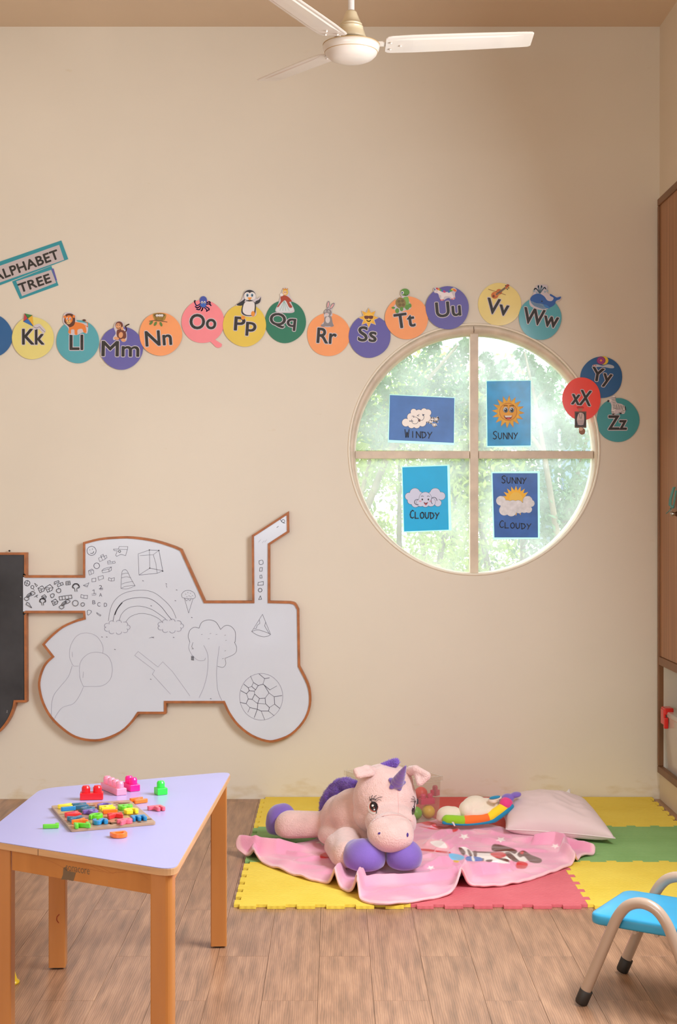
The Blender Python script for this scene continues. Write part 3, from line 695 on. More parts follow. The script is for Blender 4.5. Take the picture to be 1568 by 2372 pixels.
def pic_unicorn(a, x, y):
    W_ = pc((238, 228, 228))
    a.poly(sp([(1004, 668), (1012, 666), (1024, 672), (1036, 676), (1050, 666), (1058, 672), (1054, 680), (1054, 692), (1046, 694), (1038, 690), (1024, 697), (1018, 690), (1014, 680), (1006, 678)]), HAL)
    a.poly(sp([(1018, 677), (1030, 678), (1044, 677), (1048, 682), (1052, 692), (1047, 693), (1042, 687), (1030, 687), (1026, 695), (1020, 695), (1022, 687)]), W_); a.poly(sp([(1006, 674), (1014, 669), (1022, 676), (1020, 684), (1012, 678)]), W_)
    for k_, c in enumerate(((200, 60, 80), (230, 150, 50), (90, 160, 70), (60, 120, 190), (200, 60, 120))): a.ell(1013+k_*4, 669+k_*1.6, 3.6, 2.4, pc(c), 30)
    for k_, c in enumerate(((60, 120, 190), (90, 160, 70), (230, 190, 60), (230, 110, 50))): a.ell(1041+k_*4, 675-k_*2.2+max(0, k_-2)*4, 4.4, 2.6, pc(c), -30+k_*20)
    a.poly([(1004, 667), (1009, 671), (1007, 674)], pc((90, 110, 150))); a.ell(1012, 674, .8, 1, BLK)
    for q in ((1021, 695), (1026, 695), (1047, 693), (1052, 691)): a.ell(q[0], q[1], 2, 1.6, pc((214, 90, 110)))
def pic_violin(a, x, y):
    O, D = pc((206, 112, 44)), pc((130, 62, 26))
    a.ell(1146, 684, 8.4, 8, O); a.ell(1156, 676, 7, 6.6, O); a.ell(1151, 680, 6.6, 6, pc((222, 132, 60))); a.ell(1143, 686, 2.6, 3, D)
    a.line([(1150, 682), (1174, 664)], 4.4, pc((120, 104, 84))); a.line([(1172, 667), (1177, 661)], 4.6, O); a.ell(1176, 661.5, 3.6, 3, pc((170, 70, 30)))
    for q in ((1171, 662), (1178, 667), (1175, 670)): a.ell(q[0], q[1], 1.4, 1.4, BLK)
    a.line([(1131, 670), (1150, 676), (1171, 683)], 1, D)
def pic_whale(a, x, y):
    B1, B2, G = pc((44, 96, 172)), pc((58, 128, 196)), pc((116, 150, 182))
    a.poly(sp([(1240, 664), (1252, 659), (1268, 662), (1266, 676), (1278, 684), (1290, 686), (1300, 688), (1296, 696), (1282, 700), (1272, 714), (1252, 718), (1230, 710), (1226, 696), (1234, 682)]), HAL)
    a.poly(sp([(1228, 695), (1234, 684), (1248, 680), (1260, 686), (1268, 696), (1278, 697), (1282, 690), (1274, 685), (1275, 681), (1284, 686), (1290, 689), (1299, 687), (1297, 693), (1288, 697), (1284, 706), (1272, 713), (1258, 715), (1240, 708)]), B1)
    a.poly(sp([(1229, 697), (1242, 702), (1256, 704), (1268, 712), (1258, 716), (1240, 710), (1232, 704)]), G)
    for k_ in range(4): a.line([(1232+k_*5, 700+k_*1.2), (1240+k_*6, 709+k_)], .6, pc((80, 104, 140)))
    a.ell(1266, 710, 8, 3, B2, 30); a.ell(1255, 698, 1.4, 1.8, BLK)
    for dx, h_ in ((-10, 668), (-3, 662), (4, 662), (11, 666)): a.line([(v.x, v.y) for v in smooth_pts([(1250, 680), (1250+dx*.5, 672), (1250+dx, h_), (1250+dx*1.3, h_+4)], 4, False)], 2.4, pc((120, 164, 186)))
    for q in ((1237, 674), (1243, 678), (1262, 676), (1268, 674)): a.ell(q[0], q[1], 2, 2.4, pc((150, 180, 196)))
def pic_yoyo(a, x, y):
    for r_, c in ((11, (232, 200, 60)), (10.4, (120, 60, 120)), (8, (190, 60, 130)), (6, (120, 60, 120)), (4.4, (190, 60, 130)), (2.4, (230, 160, 50))): a.ell(1392-(0 if r_ < 11 else -6), 835, r_, r_*.9, pc(c))
    a.poly(sp([(1372, 846), (1382, 844), (1396, 847), (1408, 844), (1420, 847), (1422, 852), (1414, 853), (1396, 850), (1376, 850)]), pc((186, 196, 206))); a.ell(1377, 846.5, 4, 1.8, pc((190, 60, 60))); a.ell(1377, 846.5, 2.2, .8, WHT)
def pic_xmas(a, x, y):
    a.poly([(1331, 953), (1358, 953), (1358, 991), (1331, 991)], pc((110, 84, 70))); a.poly([(1333, 956), (1356, 956), (1356, 988), (1333, 988)], pc((60, 52, 52)))
    a.poly(sp([(1336, 972), (1340, 958), (1346, 956), (1352, 960), (1353, 974), (1350, 984), (1340, 984)]), pc((216, 190, 184)))
    for k_ in range(5): a.line([(1337, 974+k_*2.6), (1352, 974+k_*2.6)], 1, pc((150, 146, 156)))
    a.line([(1341, 958), (1344, 970)], .8, BLK); a.line([(1348, 958), (1346, 970)], .8, BLK)
    a.ell(1344, 944, 8.4, 3.4, pc((206, 44, 30))); a.poly([(1338, 946), (1350, 946), (1347, 952), (1341, 952)], pc((186, 120, 90)))
    a.ell(1348, 999, 7.4, 8, pc((150, 104, 76))); a.ell(1345, 994, 5, 4, pc((226, 186, 160)))
def pic_zebra(a, x, y):
    K = pc((50, 44, 44))
    a.poly(sp([(1410, 926), (1418, 918), (1424, 916), (1428, 932), (1440, 936), (1449, 944), (1446, 958), (1434, 958), (1422, 960), (1416, 956), (1416, 938)]), HAL)
    a.poly(sp([(1418, 920), (1424, 918), (1427, 934), (1438, 937), (1446, 942), (1446, 956), (1441, 956), (1438, 948), (1426, 948), (1423, 960), (1418, 960), (1417, 938)]), WHT)
    a.ell(1412, 928, 5, 3.4, WHT, -30); a.ell(1409, 929, 2.6, 2.6, K)
    for k_ in range(8): a.line([(1417+k_*.4, 922+k_*3.6), (1426, 921+k_*3.6)], 1.1, K)
    for k_ in range(5): a.line([(1429+k_*3.6, 936+k_), (1427+k_*3.6, 948)], 1.2, K)
    for q in ((1419, 954), (1421, 958), (1443, 950), (1442, 954), (1436, 956)): a.line([(q[0]-3, q[1]), (q[0]+3, q[1]+.6)], 1, K)
    a.line([(1447, 942), (1449, 950)], 2, K); a.ell(1420, 960, 2.6, 1.4, K); a.ell(1437, 958, 2.6, 1.4, K)

DISCS = [  # text, disc centre, radii, card, text centre, text w/h, tilt, depth layer, picture, what the picture is
 (None, (-21, 778), (50, 50), 'blue', 0, 0, 0, 0, None, 'plain blue alphabet disc cut off by the left edge of the photo'),
 ('Kk', (76, 783), (48.5, 49), 'lemon', (77, 780), (52, 37), 0, 1, pic_kite, 'pale yellow alphabet disc Kk with a kite, on the wall'),
 ('Ll', (180, 791), (49.5, 50), 'teal', (177, 793), (32, 36), 0, 0, pic_lion, 'teal alphabet disc Ll with a lion, on the wall'),
 ('Mm', (281, 806), (50, 50), 'violet', (279, 808), (88, 36), -1, 1, pic_monkey, 'violet alphabet disc Mm with a monkey, on the wall'),
 ('Nn', (372, 774), (49.5, 50), 'orange', (367, 783), (62, 36), 4, 2, pic_nest, 'orange alphabet disc Nn with a bird nest, on the wall'),
 ('Oo', (470, 745), (49.5, 50), 'pink', (470, 745), (62, 36), 0, 0, pic_octopus, 'pink alphabet disc Oo with an octopus and a small pink tail'),
 ('Pp', (566.5, 753), (50, 49.5), 'yellow', (568, 756), (52, 43), -4, 1, pic_penguin, 'yellow alphabet disc Pp with a penguin waving on top'),
 ('Qq', (661, 745), (47.5, 49.5), 'green', (655, 745), (62, 38), -6, 0, pic_queen, 'dark green alphabet disc Qq with a queen in a gown'),
 ('Rr', (761, 775), (50, 50), 'orange', (757, 778), (46, 36), -4, 0, pic_rabbit, 'orange alphabet disc Rr with a grey rabbit'),
 ('Ss', (856, 779), (48.5, 49.5), 'violet', (851, 774), (44, 36), -3, 1, pic_sun, 'violet alphabet disc Ss with a sun wearing dark glasses'),
 ('Tt', (942, 736), (50, 50), 'orange', (937, 742), (48, 35), 8, 2, pic_turtle, 'orange alphabet disc Tt with a green turtle, above the window'),
 ('Uu', (1036, 713), (50, 50), 'violet', (1038, 716), (59, 36), 5, 3, pic_unicorn, 'violet alphabet disc Uu with a rainbow maned unicorn, above the window'),
 ('Vv', (1157, 705), (50, 49.5), 'cream', (1153, 711), (53, 37), -8, 0, pic_violin, 'pale yellow alphabet disc Vv with a violin, above the window'),
 ('Ww', (1251, 737), (49.5, 50), 'teal', (1253, 736), (84, 38), -9, 1, pic_whale, 'teal alphabet disc Ww with a blue whale spouting water'),
 ('Yy', (1393, 874), (48.5, 48), 'blue', (1393, 874), (50, 42), -10, 0, pic_yoyo, 'blue alphabet disc Yy with a yo-yo, right of the window'),
 ('xX', (1347, 924), (44.5, 50), 'red', (1347, 921), (46, 36), -6, 3, pic_xmas, 'orange red alphabet disc xX overlapping the window rim'),
 ('Zz', (1431, 973), (49.5, 51), 'teal2', (1430, 979), (44, 34), 0, 0, pic_zebra, 'deep teal alphabet disc Zz with a zebra, right of the window')]
for txt, c, r, colr, tcn, twh, tilt, lay, pic, lab in DISCS:
    Y = YW-.005-lay*.0024
    base = P(c[0], c[1]+r[1], Y)
    root = thing('alphabet_disc', (base.x, YW, base.z), lab, 'disc', 'alphabet discs on the back wall')
    mb = MB(); n = 48; rs = np.random.RandomState(abs(int(c[0]))); ph = rs.uniform(0, 6, 3)
    def wob(a): return 1+.008*math.sin(3*a+ph[0])+.006*math.sin(5*a+ph[1])
    pts = [P(c[0]+r[0]*wob(2*PI*i/n)*math.cos(2*PI*i/n), c[1]+r[1]*wob(2*PI*i/n)*math.sin(2*PI*i/n), Y) for i in range(n)]
    mb.prism(pts, (0, .0008, 0))
    if txt == 'Oo': mb.prism([P(a, b, Y+.0001) for a, b in ((486, 790), (497, 786), (514, 797), (513, 803), (506, 806), (500, 804))], (0, .0006, 0))
    mb.build('card', C[colr], root)
    if txt:
        a = Art(Y-.0003); a.text(txt, tcn[0], tcn[1], twh[0]-2, twh[1]-2, HAL, tilt, 2.6); a.text(txt, tcn[0], tcn[1], twh[0]-2, twh[1]-2, BLK, tilt, 1.0)
        a.build('letters', root)
        a = Art(Y-.0008); pic(a, 0, 0); a.build('picture', root)

def quad_sign(name, lab, outer, inner, txt, tc_, wh, rot, Y, extra=None):
    zs = min(P(a, b, Y).z for a, b in outer); xs = sum(P(a, b, Y).x for a, b in outer)/4
    root = thing(name, (xs, YW, zs), lab, 'sign')
    MB().prism([P(a, b, Y) for a, b in outer], (0, .0008, 0)).build('backing', C['teal2'] if False else paper('turquoise border card', (30, 150, 164)), root)
    a = Art(Y-.0003); a.poly(inner, M('pale grey paper', (196, 184, 184), .45, coat=.4))
    if extra: a.poly(extra, C['violet'])
    a.build('paper', root)
    a = Art(Y-.0006); a.text(txt, tc_[0], tc_[1], wh[0], wh[1], BLK, rot, .9, 1.05); a.build('letters', root)
quad_sign('word_sign', 'turquoise edged paper sign reading ALPHABET, tilted, high on the left wall area', [(142, 557), (158, 600), (-66, 686), (-82, 634)], [(137, 567), (148.5, 602), (-56, 674), (-66, 639)], 'ALPHABET', (60, 615), (158, 21), 20, YW-.003)
quad_sign('word_sign', 'smaller turquoise edged paper sign reading TREE, stuck below the ALPHABET sign', [(119, 616), (135.5, 661), (46.6, 693), (28, 652)], [(118.5, 625), (130, 655), (51, 686), (37.5, 651.6)], 'TREE', (80, 656), (76, 20), 19, YW-.0016, [(119, 622), (124, 622), (132, 649), (129, 651)])

# ------------------------------------------------------------ weather posters on the panes
INK = M('black marker ink', (26, 34, 50), .5)
GL = {'W': [[(0,0),(.25,1),(.5,.35),(.75,1),(1,0)]], 'I': [[(.5,0),(.5,1)]], 'N': [[(0,1),(0,0),(1,1),(1,0)]], 'D': [[(0,0),(.1,1),(.7,.85),(1,.5),(.7,.1),(-.1,0)]],
      'Y': [[(0,0),(.5,.5),(1,0)],[(.5,.5),(.2,1)]], 'S': [[(1,.1),(.6,0),(.15,.12),(.1,.35),(.5,.5),(.9,.68),(.8,.92),(.4,1),(0,.88)]], 'U': [[(0,0),(.05,.75),(.4,1),(.8,.85),(.95,0)]],
      'C': [[(1,.1),(.6,0),(.2,.2),(0,.55),(.2,.9),(.6,1),(1,.88)]], 'L': [[(0,0),(0,1),(.9,1)]], 'O': [[(.5,0),(.1,.2),(0,.55),(.2,.92),(.55,1),(.9,.8),(1,.4),(.8,.1),(.5,0)]]}
def hand(a, word, x, y, w, h, sl=0, ww=2.2):
    k_ = len(word); cw = w/k_
    for i, ch in enumerate(word):
        big = i == 0; hh = h if big else h*.8
        for st in GL[ch]:
            a.line([(x+i*cw+px_*cw*.72, y+sl*i+(h-hh)+py_*hh) for px_, py_ in st], ww, INK)
YP = YG+.0095
def poster(lab, outer, inner, colr, draw, nm='weather_poster'):
    zs = min(P(a, b, YP).z for a, b in outer); xs = sum(P(a, b, YP).x for a, b in outer)/4
    root = thing(nm, (xs, YP, zs), lab, 'poster', 'weather posters on the round window')
    MB().prism([P(a, b, YP) for a, b in outer], (0, .0009, 0)).build('laminate', M('clear white laminate', (214, 240, 236), .3, trans=.75), root)
    MB().prism([P(a, b, YP-.0004) for a, b in inner], (0, .0003, 0)).build('sheet', colr, root)
    a = Art(YP-.0006, .0001); draw(a); a.build('drawing', root)
def pm(n_, c, t=.35, vary=.12): return M(n_, c, .4, vary=(13, vary), trans=.15, coat=.2)
CLD = M('printed cloud white', (255, 248, 240), .5); CLG = M('printed cloud grey', (214, 220, 244), .5); LN = M('thin drawn outline', (70, 70, 96), .5)
def bumps(a, blobs, m, ln=LN, w=1.1):
    for x, y, r in blobs: a.ell(x, y, r+w*.6, r+w*.6, ln)
    for x, y, r in blobs: a.ell(x, y, r, r, m)
def d_windy(a):
    a.poly([(984, 969), (1004, 968), (1004, 974), (1000, 981), (985, 976)], CLD)
    for p in ([(985, 970), (1004, 968), (1010, 973), (1016, 971), (1013, 966)], [(985, 973), (1004, 975), (1014, 978)], [(985, 976), (1002, 982), (1006, 988), (1011, 985)]): a.line([(v.x, v.y) for v in smooth_pts(p, 4, False)], 3.2, CLD); a.line([(v.x, v.y) for v in smooth_pts(p, 4, False)], .7, LN)
    a.ell(1010, 971, 5, 4, CLD); a.circ(1010, 971, 3.2, .8, LN); a.ell(1006, 984, 5, 4, CLD); a.circ(1006, 984, 3.2, .8, LN)
    bumps(a, [(940, 979, 9), (952, 966, 9), (958, 954, 7), (970, 958, 9), (982, 953, 7), (991, 956, 7.6), (988, 968, 9), (953, 984, 8), (965, 984, 8), (978, 979, 9), (968, 970, 13)], CLD)
    a.ell(968, 970, 12, 11, CLD); a.arc(961, 974, 8, 8, -120, 200, .9, LN); a.arc(975, 966, 7, 8, -60, 160, .9, LN); a.ell(971.5, 974, 2.2, 3.4, BLK); a.ell(971.5, 974, 1.2, 2.2, pc((150, 90, 80)))
    a.line([(954, 964), (959, 964), (957, 967)], 1, LN); a.line([(971, 960), (966, 963), (970, 964)], 1, LN); hand(a, 'WINDY', 938, 995, 66, 18, .6, 1.9)
poster('landscape blue WINDY poster with a blowing cloud, upper left pane', [(902, 913), (1054, 920), (1052, 1031), (898, 1025)], [(903, 915), (1052.5, 922), (1051, 1026), (900.5, 1019)], pm('windy blue print', (92, 146, 222)), d_windy)
def d_sunny(a):
    O = M('sun orange print', (255, 196, 60), .5, vary=(60, .16)); a.star(1177, 954, 38.5, 25, 16, pc((206, 100, 44)), -86); a.star(1177, 954, 37, 24, 16, O, -86); a.ell(1177, 954, 21, 21, pc((240, 170, 50))); a.circ(1177, 954, 20, 1.2, pc((204, 112, 34)))
    for dx in (-7, 7):
        a.ell(1178+dx, 949, 6, 7, BLK); a.ell(1178+dx, 949, 5.3, 6.4, WHT); a.ell(1178.4+dx, 950, 4.2, 5.2, pc((70, 90, 110))); a.ell(1178.4+dx, 950.5, 2.4, 3, BLK); a.ell(1177+dx, 948, 1.2, 1.4, WHT)
        a.arc(1178+dx, 942, 5, 3, 200, 340, 1.1, pc((120, 56, 30)))
    a.poly(sp([(1167, 962), (1174, 965), (1184, 964), (1187, 961), (1184, 969), (1177, 972), (1170, 969)]), pc((130, 36, 30))); a.poly([(1168, 963), (1186, 962.6), (1184, 966.4), (1171, 967)], WHT); a.ell(1178, 969.6, 4, 1.8, pc((220, 80, 70)))
    hand(a, 'SUNNY', 1142, 999, 60, 18, 0, 1.9)
poster('bright blue SUNNY poster with a smiling sun, upper right pane', [(1126, 881), (1230.5, 880), (1230.5, 1035), (1126.5, 1036)], [(1127.5, 883), (1229, 882), (1229, 1032), (1129, 1033)], pm('sunny blue print', (20, 188, 255), vary=.25), d_sunny)
def d_cloudy(a):
    bumps(a, [(947, 1150, 8.6), (961, 1143, 12), (968, 1152, 14), (1003, 1152, 14), (952, 1160, 8), (962, 1166, 9), (1008, 1143, 12), (1022, 1149, 9), (1014, 1165, 8), (974, 1155, 12), (999, 1155, 12), (970, 1166, 7)], CLG)
    bumps(a, [(985, 1154, 14), (974, 1164, 9), (998, 1163, 10), (985, 1166, 8.5)], CLG); a.ell(985, 1158, 15, 11, CLG)
    for dx in (-7, 7): a.ell(985+dx, 1157, 1.8, 2.2, BLK); a.arc(985+dx, 1151, 3, 2, 200, 340, .9, LN); a.ell(985+dx*1.7, 1161, 3.4, 1.6, pc((226, 170, 190)))
    a.poly(sp([(981, 1163), (986, 1165), (991, 1163), (988, 1169), (985, 1170)]), pc((120, 30, 40))); a.ell(986, 1168, 2, 1.4, pc((220, 90, 100)))
    a.arc(1005, 1160, 7, 8, 120, 360, 1.1, LN); a.arc(966, 1163, 6, 6, 60, 300, 1.1, LN); hand(a, 'CLOUDY', 950, 1182, 70, 18, .4, 2.2)
poster('bright sky blue CLOUDY poster with a smiling grey cloud, lower left pane', [(930, 1080), (1041, 1076), (1046, 1229), (933.5, 1234)], [(932, 1082.5), (1036, 1079), (1039.5, 1227), (936, 1231)], pm('cloudy blue print', (0, 200, 255), vary=.04), d_cloudy)
def d_sc(a):
    a.star(1195, 1160, 35, 24, 20, M('sun yellow print', (255, 196, 44), .5), -90); a.ell(1195, 1158, 16, 18, pc((250, 206, 84)))
    m = M('printed cloud pale', (244, 244, 248), .5, vary=(50, .12))
    bumps(a, [(1160, 1160, 11), (1174, 1174, 15), (1188, 1172, 13), (1168, 1182, 12), (1184, 1184, 12), (1222, 1160, 11), (1230, 1166, 8), (1200, 1170, 11), (1202, 1178, 11), (1214, 1176, 12), (1224, 1180, 8)], m, M('cloud blue rim', (90, 130, 180), .5), .8)
    hand(a, 'SUNNY', 1162, 1102, 60, 17, .4, 1.9); hand(a, 'CLOUDY', 1157, 1206, 76, 16, .8, 1.9)
poster('deep blue SUNNY CLOUDY poster with sun behind clouds, lower right pane', [(1138, 1093), (1250, 1091), (1250.5, 1248), (1142, 1250)], [(1140.5, 1096), (1245, 1096), (1246, 1245), (1145, 1245)], pm('deep blue print', (64, 126, 218), vary=.2), d_sc)

# ------------------------------------------------------------ tractor whiteboard and blackboard
YB = YW-.045
ORW = M('orange brown board edging', (192, 114, 58), .45, vary=(25, .25), bump=(60, .15, .001))
WB = M('glossy white board', (216, 224, 236), .16, coat=.4, vary=(5, .015)); BBM = M('dusty blackboard', (66, 66, 70), .55, vary=(6, .45), col2=(34, 34, 37))
PEN = M('marker line dark', (96, 94, 112), .6); PENL = M('marker line faint', (158, 158, 178), .6); PENB = M('marker line bold', (52, 50, 58), .6)
tr_out = [(53.5, 1333), (192, 1333), (192, 1256), (229.6, 1246.5), (268, 1243), (306, 1242.7), (357, 1250), (400, 1263), (421, 1272), (475.6, 1392), (584, 1392), (583, 1240), (669, 1184), (670, 1233), (625.5, 1262), (625.5, 1392), (672, 1393), (684.6, 1397), (693, 1411), (695, 1543), (715, 1583), (721, 1614), (718, 1644.6), (703.5, 1675), (675, 1703.6), (640, 1718), (616, 1719), (581, 1706), (550, 1682), (529, 1654), (517, 1629), (385, 1629), (385, 1654), (321, 1654), (306, 1675), (280.6, 1698), (242, 1714.6), (209, 1717.5), (173.5, 1709.6), (143, 1690), (115, 1662), (97, 1629), (88.5, 1596), (89, 1573), (97, 1547.5), (107, 1532), (119, 1521), (97, 1492.7), (115, 1473.6), (143, 1450.6), (173.5, 1436.6), (193, 1431), (192, 1420), (53.5, 1420)]
def soften(pts, spans):
    out = []; i = 0; k_ = len(pts)
    for i in range(k_):
        out.append(pts[i])
        if any(a <= i < b for a, b in spans):
            p0, p1, p2, p3 = [Vector(pts[(i+j) % k_]) for j in (-1, 0, 1, 2)]
            a0 = next(a for a, b in spans if a <= i < b); b0 = next(b for a, b in spans if a <= i < b)
            if i == a0: p0 = p1*2-p2
            if i+1 == b0: p3 = p2*2-p1
            for t in (.33, .66): v = .5*((2*p1)+(p2-p0)*t+(2*p0-5*p1+4*p2-p3)*t*t+(3*p1-p0-3*p2+p3)*t**3); out.append((v.x, v.y))
    return out
tr_out = soften(tr_out, [(2, 8), (16, 18), (19, 30), (33, 46), (47, 51)])
def board(name, lab, cat, outl, face_mat, open_edge=(), surf=None):
    root = thing(name, (P(sum(p[0] for p in outl)/len(outl), 0, YB).x, YW, P(0, max(p[1] for p in outl), YB).z), lab, cat)
    inn = offset_poly(outl, 5.2); mb = MB(); k_ = len(outl)
    o = [P(a, b, YB) for a, b in outl]; i_ = [P(a, b, YB) for a, b in inn]
    d1 = Vector((0, YW-YB-.0005, 0)); d2 = Vector((0, .012, 0))
    vs = o+i_+[p+d1 for p in o]+[p+d2 for p in i_]
    fs = []
    for q in range(k_):
        r = (q+1) % k_
        if q in open_edge: continue
        fs += [(q, r, r+k_, q+k_), (q+2*k_, r+2*k_, r, q), (q+k_, r+k_, r+3*k_, q+3*k_)]
    mb.add(vs, fs); mb.build('edging', ORW, root, clean=True)
    MB().prism([P(a, b, YB+.006) for a, b in (surf or offset_poly(outl, 3.5))], (0, .012, 0)).build('writing_surface', face_mat, root)
    return root
tractor = board('whiteboard', 'tractor shaped whiteboard with orange wooden edging, covered in pen drawings', 'whiteboard', tr_out, WB, (len(tr_out)-1,), [(53.5 if a < 70 else a, b) for a, b in offset_poly(tr_out, 3.5)])
bb_out = [(-330, 1280), (61, 1280), (61, 1333), (53, 1333), (53, 1420), (61, 1420), (62, 1627), (36, 1627), (33, 1642), (24, 1664), (10, 1685), (-8, 1702), (-45, 1722), (-90, 1730), (-135, 1722), (-175, 1702), (-198, 1670), (-208, 1627), (-330, 1627)]
bbr = board('blackboard', 'dusty blackboard with orange edging, cut off by the left edge of the photo', 'blackboard', soften(bb_out, [(7, 17)]), BBM, (2, 3, 4), [(53 if abs(a-49.5) < 1 else (57.5 if a > 53 else a), b) for a, b in offset_poly(soften(bb_out, [(7, 17)]), 3.5)])
a = Art(YB+.0056); CH_ = M('pale chalk', (150, 148, 146), .9); a.line([(16, 1645), (17, 1651), (15, 1650), (18, 1646)], .9, CH_); a.line([(47, 1382), (49, 1383)], 1.5, CH_); a.build('chalk_mark', bbr)['kind'] = 'stuff'
MB().lathe([(0, 0), (.004, 0), (.004, .004), (.0015, .006), (.0015, .02)], P(21.5, 1276, YW-.02), (0, 1, 0), n=12).build('nail', M('dark steel', (60, 56, 52), .4, 1), None)
tag(bpy.data.objects['nail'], 'small dark nail in the wall above the blackboard', 'nail')

YD = YB+.0055
def drawing(name, fn):
    a = Art(YD, .00006); fn(a); a.build(name, tractor)['kind'] = 'stuff'
def L1(a, pts, w=1.3, m=PEN, cv=False): w = w*(.85 if m is PENB else .7); a.line([(v.x, v.y) for v in smooth_pts(pts, 5, False)] if cv else pts, w, m)
def dr(a):
    cx, cy = 325, 1442
    L1(a, [(251, 1438), (256, 1410), (268, 1388), (290, 1373), (325, 1367), (355, 1372), (380, 1390), (398, 1410), (408, 1432)], 1.1, PEN, True)
    L1(a, [(262, 1438), (267, 1418), (280, 1398), (297, 1388), (325, 1384), (350, 1388), (372, 1404), (388, 1424), (398, 1436)], 1.5, PEN, True)
    L1(a, [(266, 1424), (272, 1410), (283, 1396)], 2.4, PENB, True)
    L1(a, [(276, 1438), (282, 1422), (298, 1408), (323, 1404), (350, 1411), (372, 1425), (384, 1434)], 1.1, PEN, True)
    L1(a, [(291, 1441), (300, 1430), (312, 1424), (328, 1421), (348, 1424), (366, 1432), (376, 1441)], 1.0, PEN, True)
    for x0, y0, s, m in ((271, 1453, 1, PENL), (395, 1450, 1, PENL)):
        for q in range(9):
            t = 2*PI*q/9; a.arc(x0+24*math.cos(t), y0+11*math.sin(t), 6.5, 5.5, math.degrees(t)-85, math.degrees(t)+85, .9, m, 7)
drawing('rainbow_drawing', dr)
def dr(a):
    for q in range(0, 7):
        pass
    crown = [(467, 1492-30), (437, 1470), (446, 1455), (462, 1453)]
    L1(a, [(440, 1488), (436, 1474), (440, 1460), (450, 1453), (461, 1455)], 1.3, PEN, True)
    L1(a, [(461, 1455), (468, 1441), (484, 1436), (500, 1441), (511, 1458)], 1.4, PEN, True)
    L1(a, [(511, 1458), (522, 1449), (535, 1451), (545, 1464), (545, 1484), (543, 1488)], 1.3, PEN, True)
    L1(a, [(543, 1488), (548, 1500), (544, 1514), (521, 1525)], 1.1, PEN, True); L1(a, [(521, 1525), (523, 1538), (516, 1546), (504, 1543)], 1.0, PEN, True)
    L1(a, [(440, 1488), (437, 1500), (444, 1516), (458, 1529), (472, 1530), (476, 1524)], 1.0, PENL, True)
    L1(a, [(472, 1495), (480, 1512), (482, 1530), (480, 1560), (472, 1592), (461, 1616)], 1.0, PENL, True); L1(a, [(508, 1497), (505, 1520), (502, 1550), (503, 1590), (509, 1612), (514, 1622)], 1.0, PENL, True)
    for q in ((466, 1470), (486, 1468), (500, 1470), (520, 1472), (482, 1480), (522, 1484), (520, 1508), (515, 1526)): L1(a, [q, (q[0]+3, q[1]-1)], .9)
    for q in range(5): L1(a, [(443, 1520+q*2), (449, 1521+q*2)], 1.4, PENB)
    L1(a, [(447, 1488), (444, 1498), (448, 1503), (444, 1503)], .9)
drawing('tree_drawing', dr)
def dr(a):
    a.arc(605, 1614, 50, 54, 0, 360, 1.0, PENL, 40)
    E = [((580, 1566), (587, 1581)), ((587, 1581), (598, 1588)), ((598, 1588), (609, 1585)), ((609, 1585), (613, 1572)), ((613, 1572), (600, 1561)), ((613, 1572), (624, 1570)), ((587, 1581), (583, 1590)), ((583, 1590), (592, 1598)), ((592, 1598), (598, 1588)), ((583, 1590), (575, 1593)), ((575, 1593), (577, 1600)), ((577, 1600), (589, 1601)), ((589, 1601), (592, 1598)), ((577, 1600), (571, 1607)), ((571, 1607), (558, 1600)), ((571, 1607), (575, 1619)), ((575, 1619), (584, 1620)), ((584, 1620), (590, 1608)), ((590, 1608), (589, 1601)), ((590, 1608), (601, 1618)), ((601, 1618), (614, 1617)), ((614, 1617), (623, 1605)), ((623, 1605), (612, 1587)), ((612, 1587), (609, 1585)), ((623, 1605), (635, 1614)), ((635, 1614), (653, 1611)), ((635, 1614), (636, 1631)), ((636, 1631), (624, 1639)), ((624, 1639), (615, 1630)), ((615, 1630), (614, 1617)), ((584, 1620), (594, 1628)), ((594, 1628), (597, 1629)), ((597, 1629), (601, 1618)), ((597, 1629), (614, 1631)), ((575, 1619), (570, 1630)), ((570, 1630), (556, 1627)), ((570, 1630), (579, 1639)), ((579, 1639), (596, 1643)), ((596, 1643), (597, 1629)), ((579, 1639), (574, 1650)), ((596, 1643), (589, 1662)), ((596, 1643), (605, 1647)), ((605, 1647), (613, 1667)), ((605, 1647), (622, 1647)), ((622, 1647), (624, 1639)), ((622, 1647), (635, 1658)), ((636, 1631), (648, 1641)), ((612, 1587), (625, 1598)), ((625, 1598), (641, 1589)), ((565, 1585), (575, 1593))]
    for k_, (p, q) in enumerate(E): a.line([p, q], 1.3 if k_ % 3 else .9, PEN, same=k_ > 0)
drawing('football_drawing', dr)
def dr(a):
    L1(a, [(320, 1283), (346, 1274), (347, 1316), (322, 1332), (320, 1283)], 1.1); L1(a, [(346, 1274), (368, 1275), (377, 1322), (347, 1316)], 1.4); L1(a, [(322, 1332), (364, 1328), (377, 1322)], 1.2); L1(a, [(324, 1287), (355, 1285), (368, 1275)], 1.0); L1(a, [(355, 1285), (361, 1305), (364, 1328)], 1.0)
    for q in ((346, 1274), (368, 1275), (347, 1316), (377, 1323)): a.ell(q[0], q[1], 1.4, 1.4, PENB)
drawing('cuboid_drawing', dr)
def dr(a):
    L1(a, [(280, 1363), (282, 1328), (287, 1320), (294, 1322), (303, 1340), (313, 1357)], 1.1, PEN, True)
    for p in ([(280, 1363), (295, 1364), (313, 1357)], [(280, 1363), (292, 1358), (313, 1356)], [(282, 1330), (290, 1328), (297, 1328)], [(281, 1339), (292, 1336), (303, 1338)], [(282, 1353), (294, 1349), (308, 1347)]): L1(a, p, 1.0, PEN, True)
drawing('cone_drawing', dr)
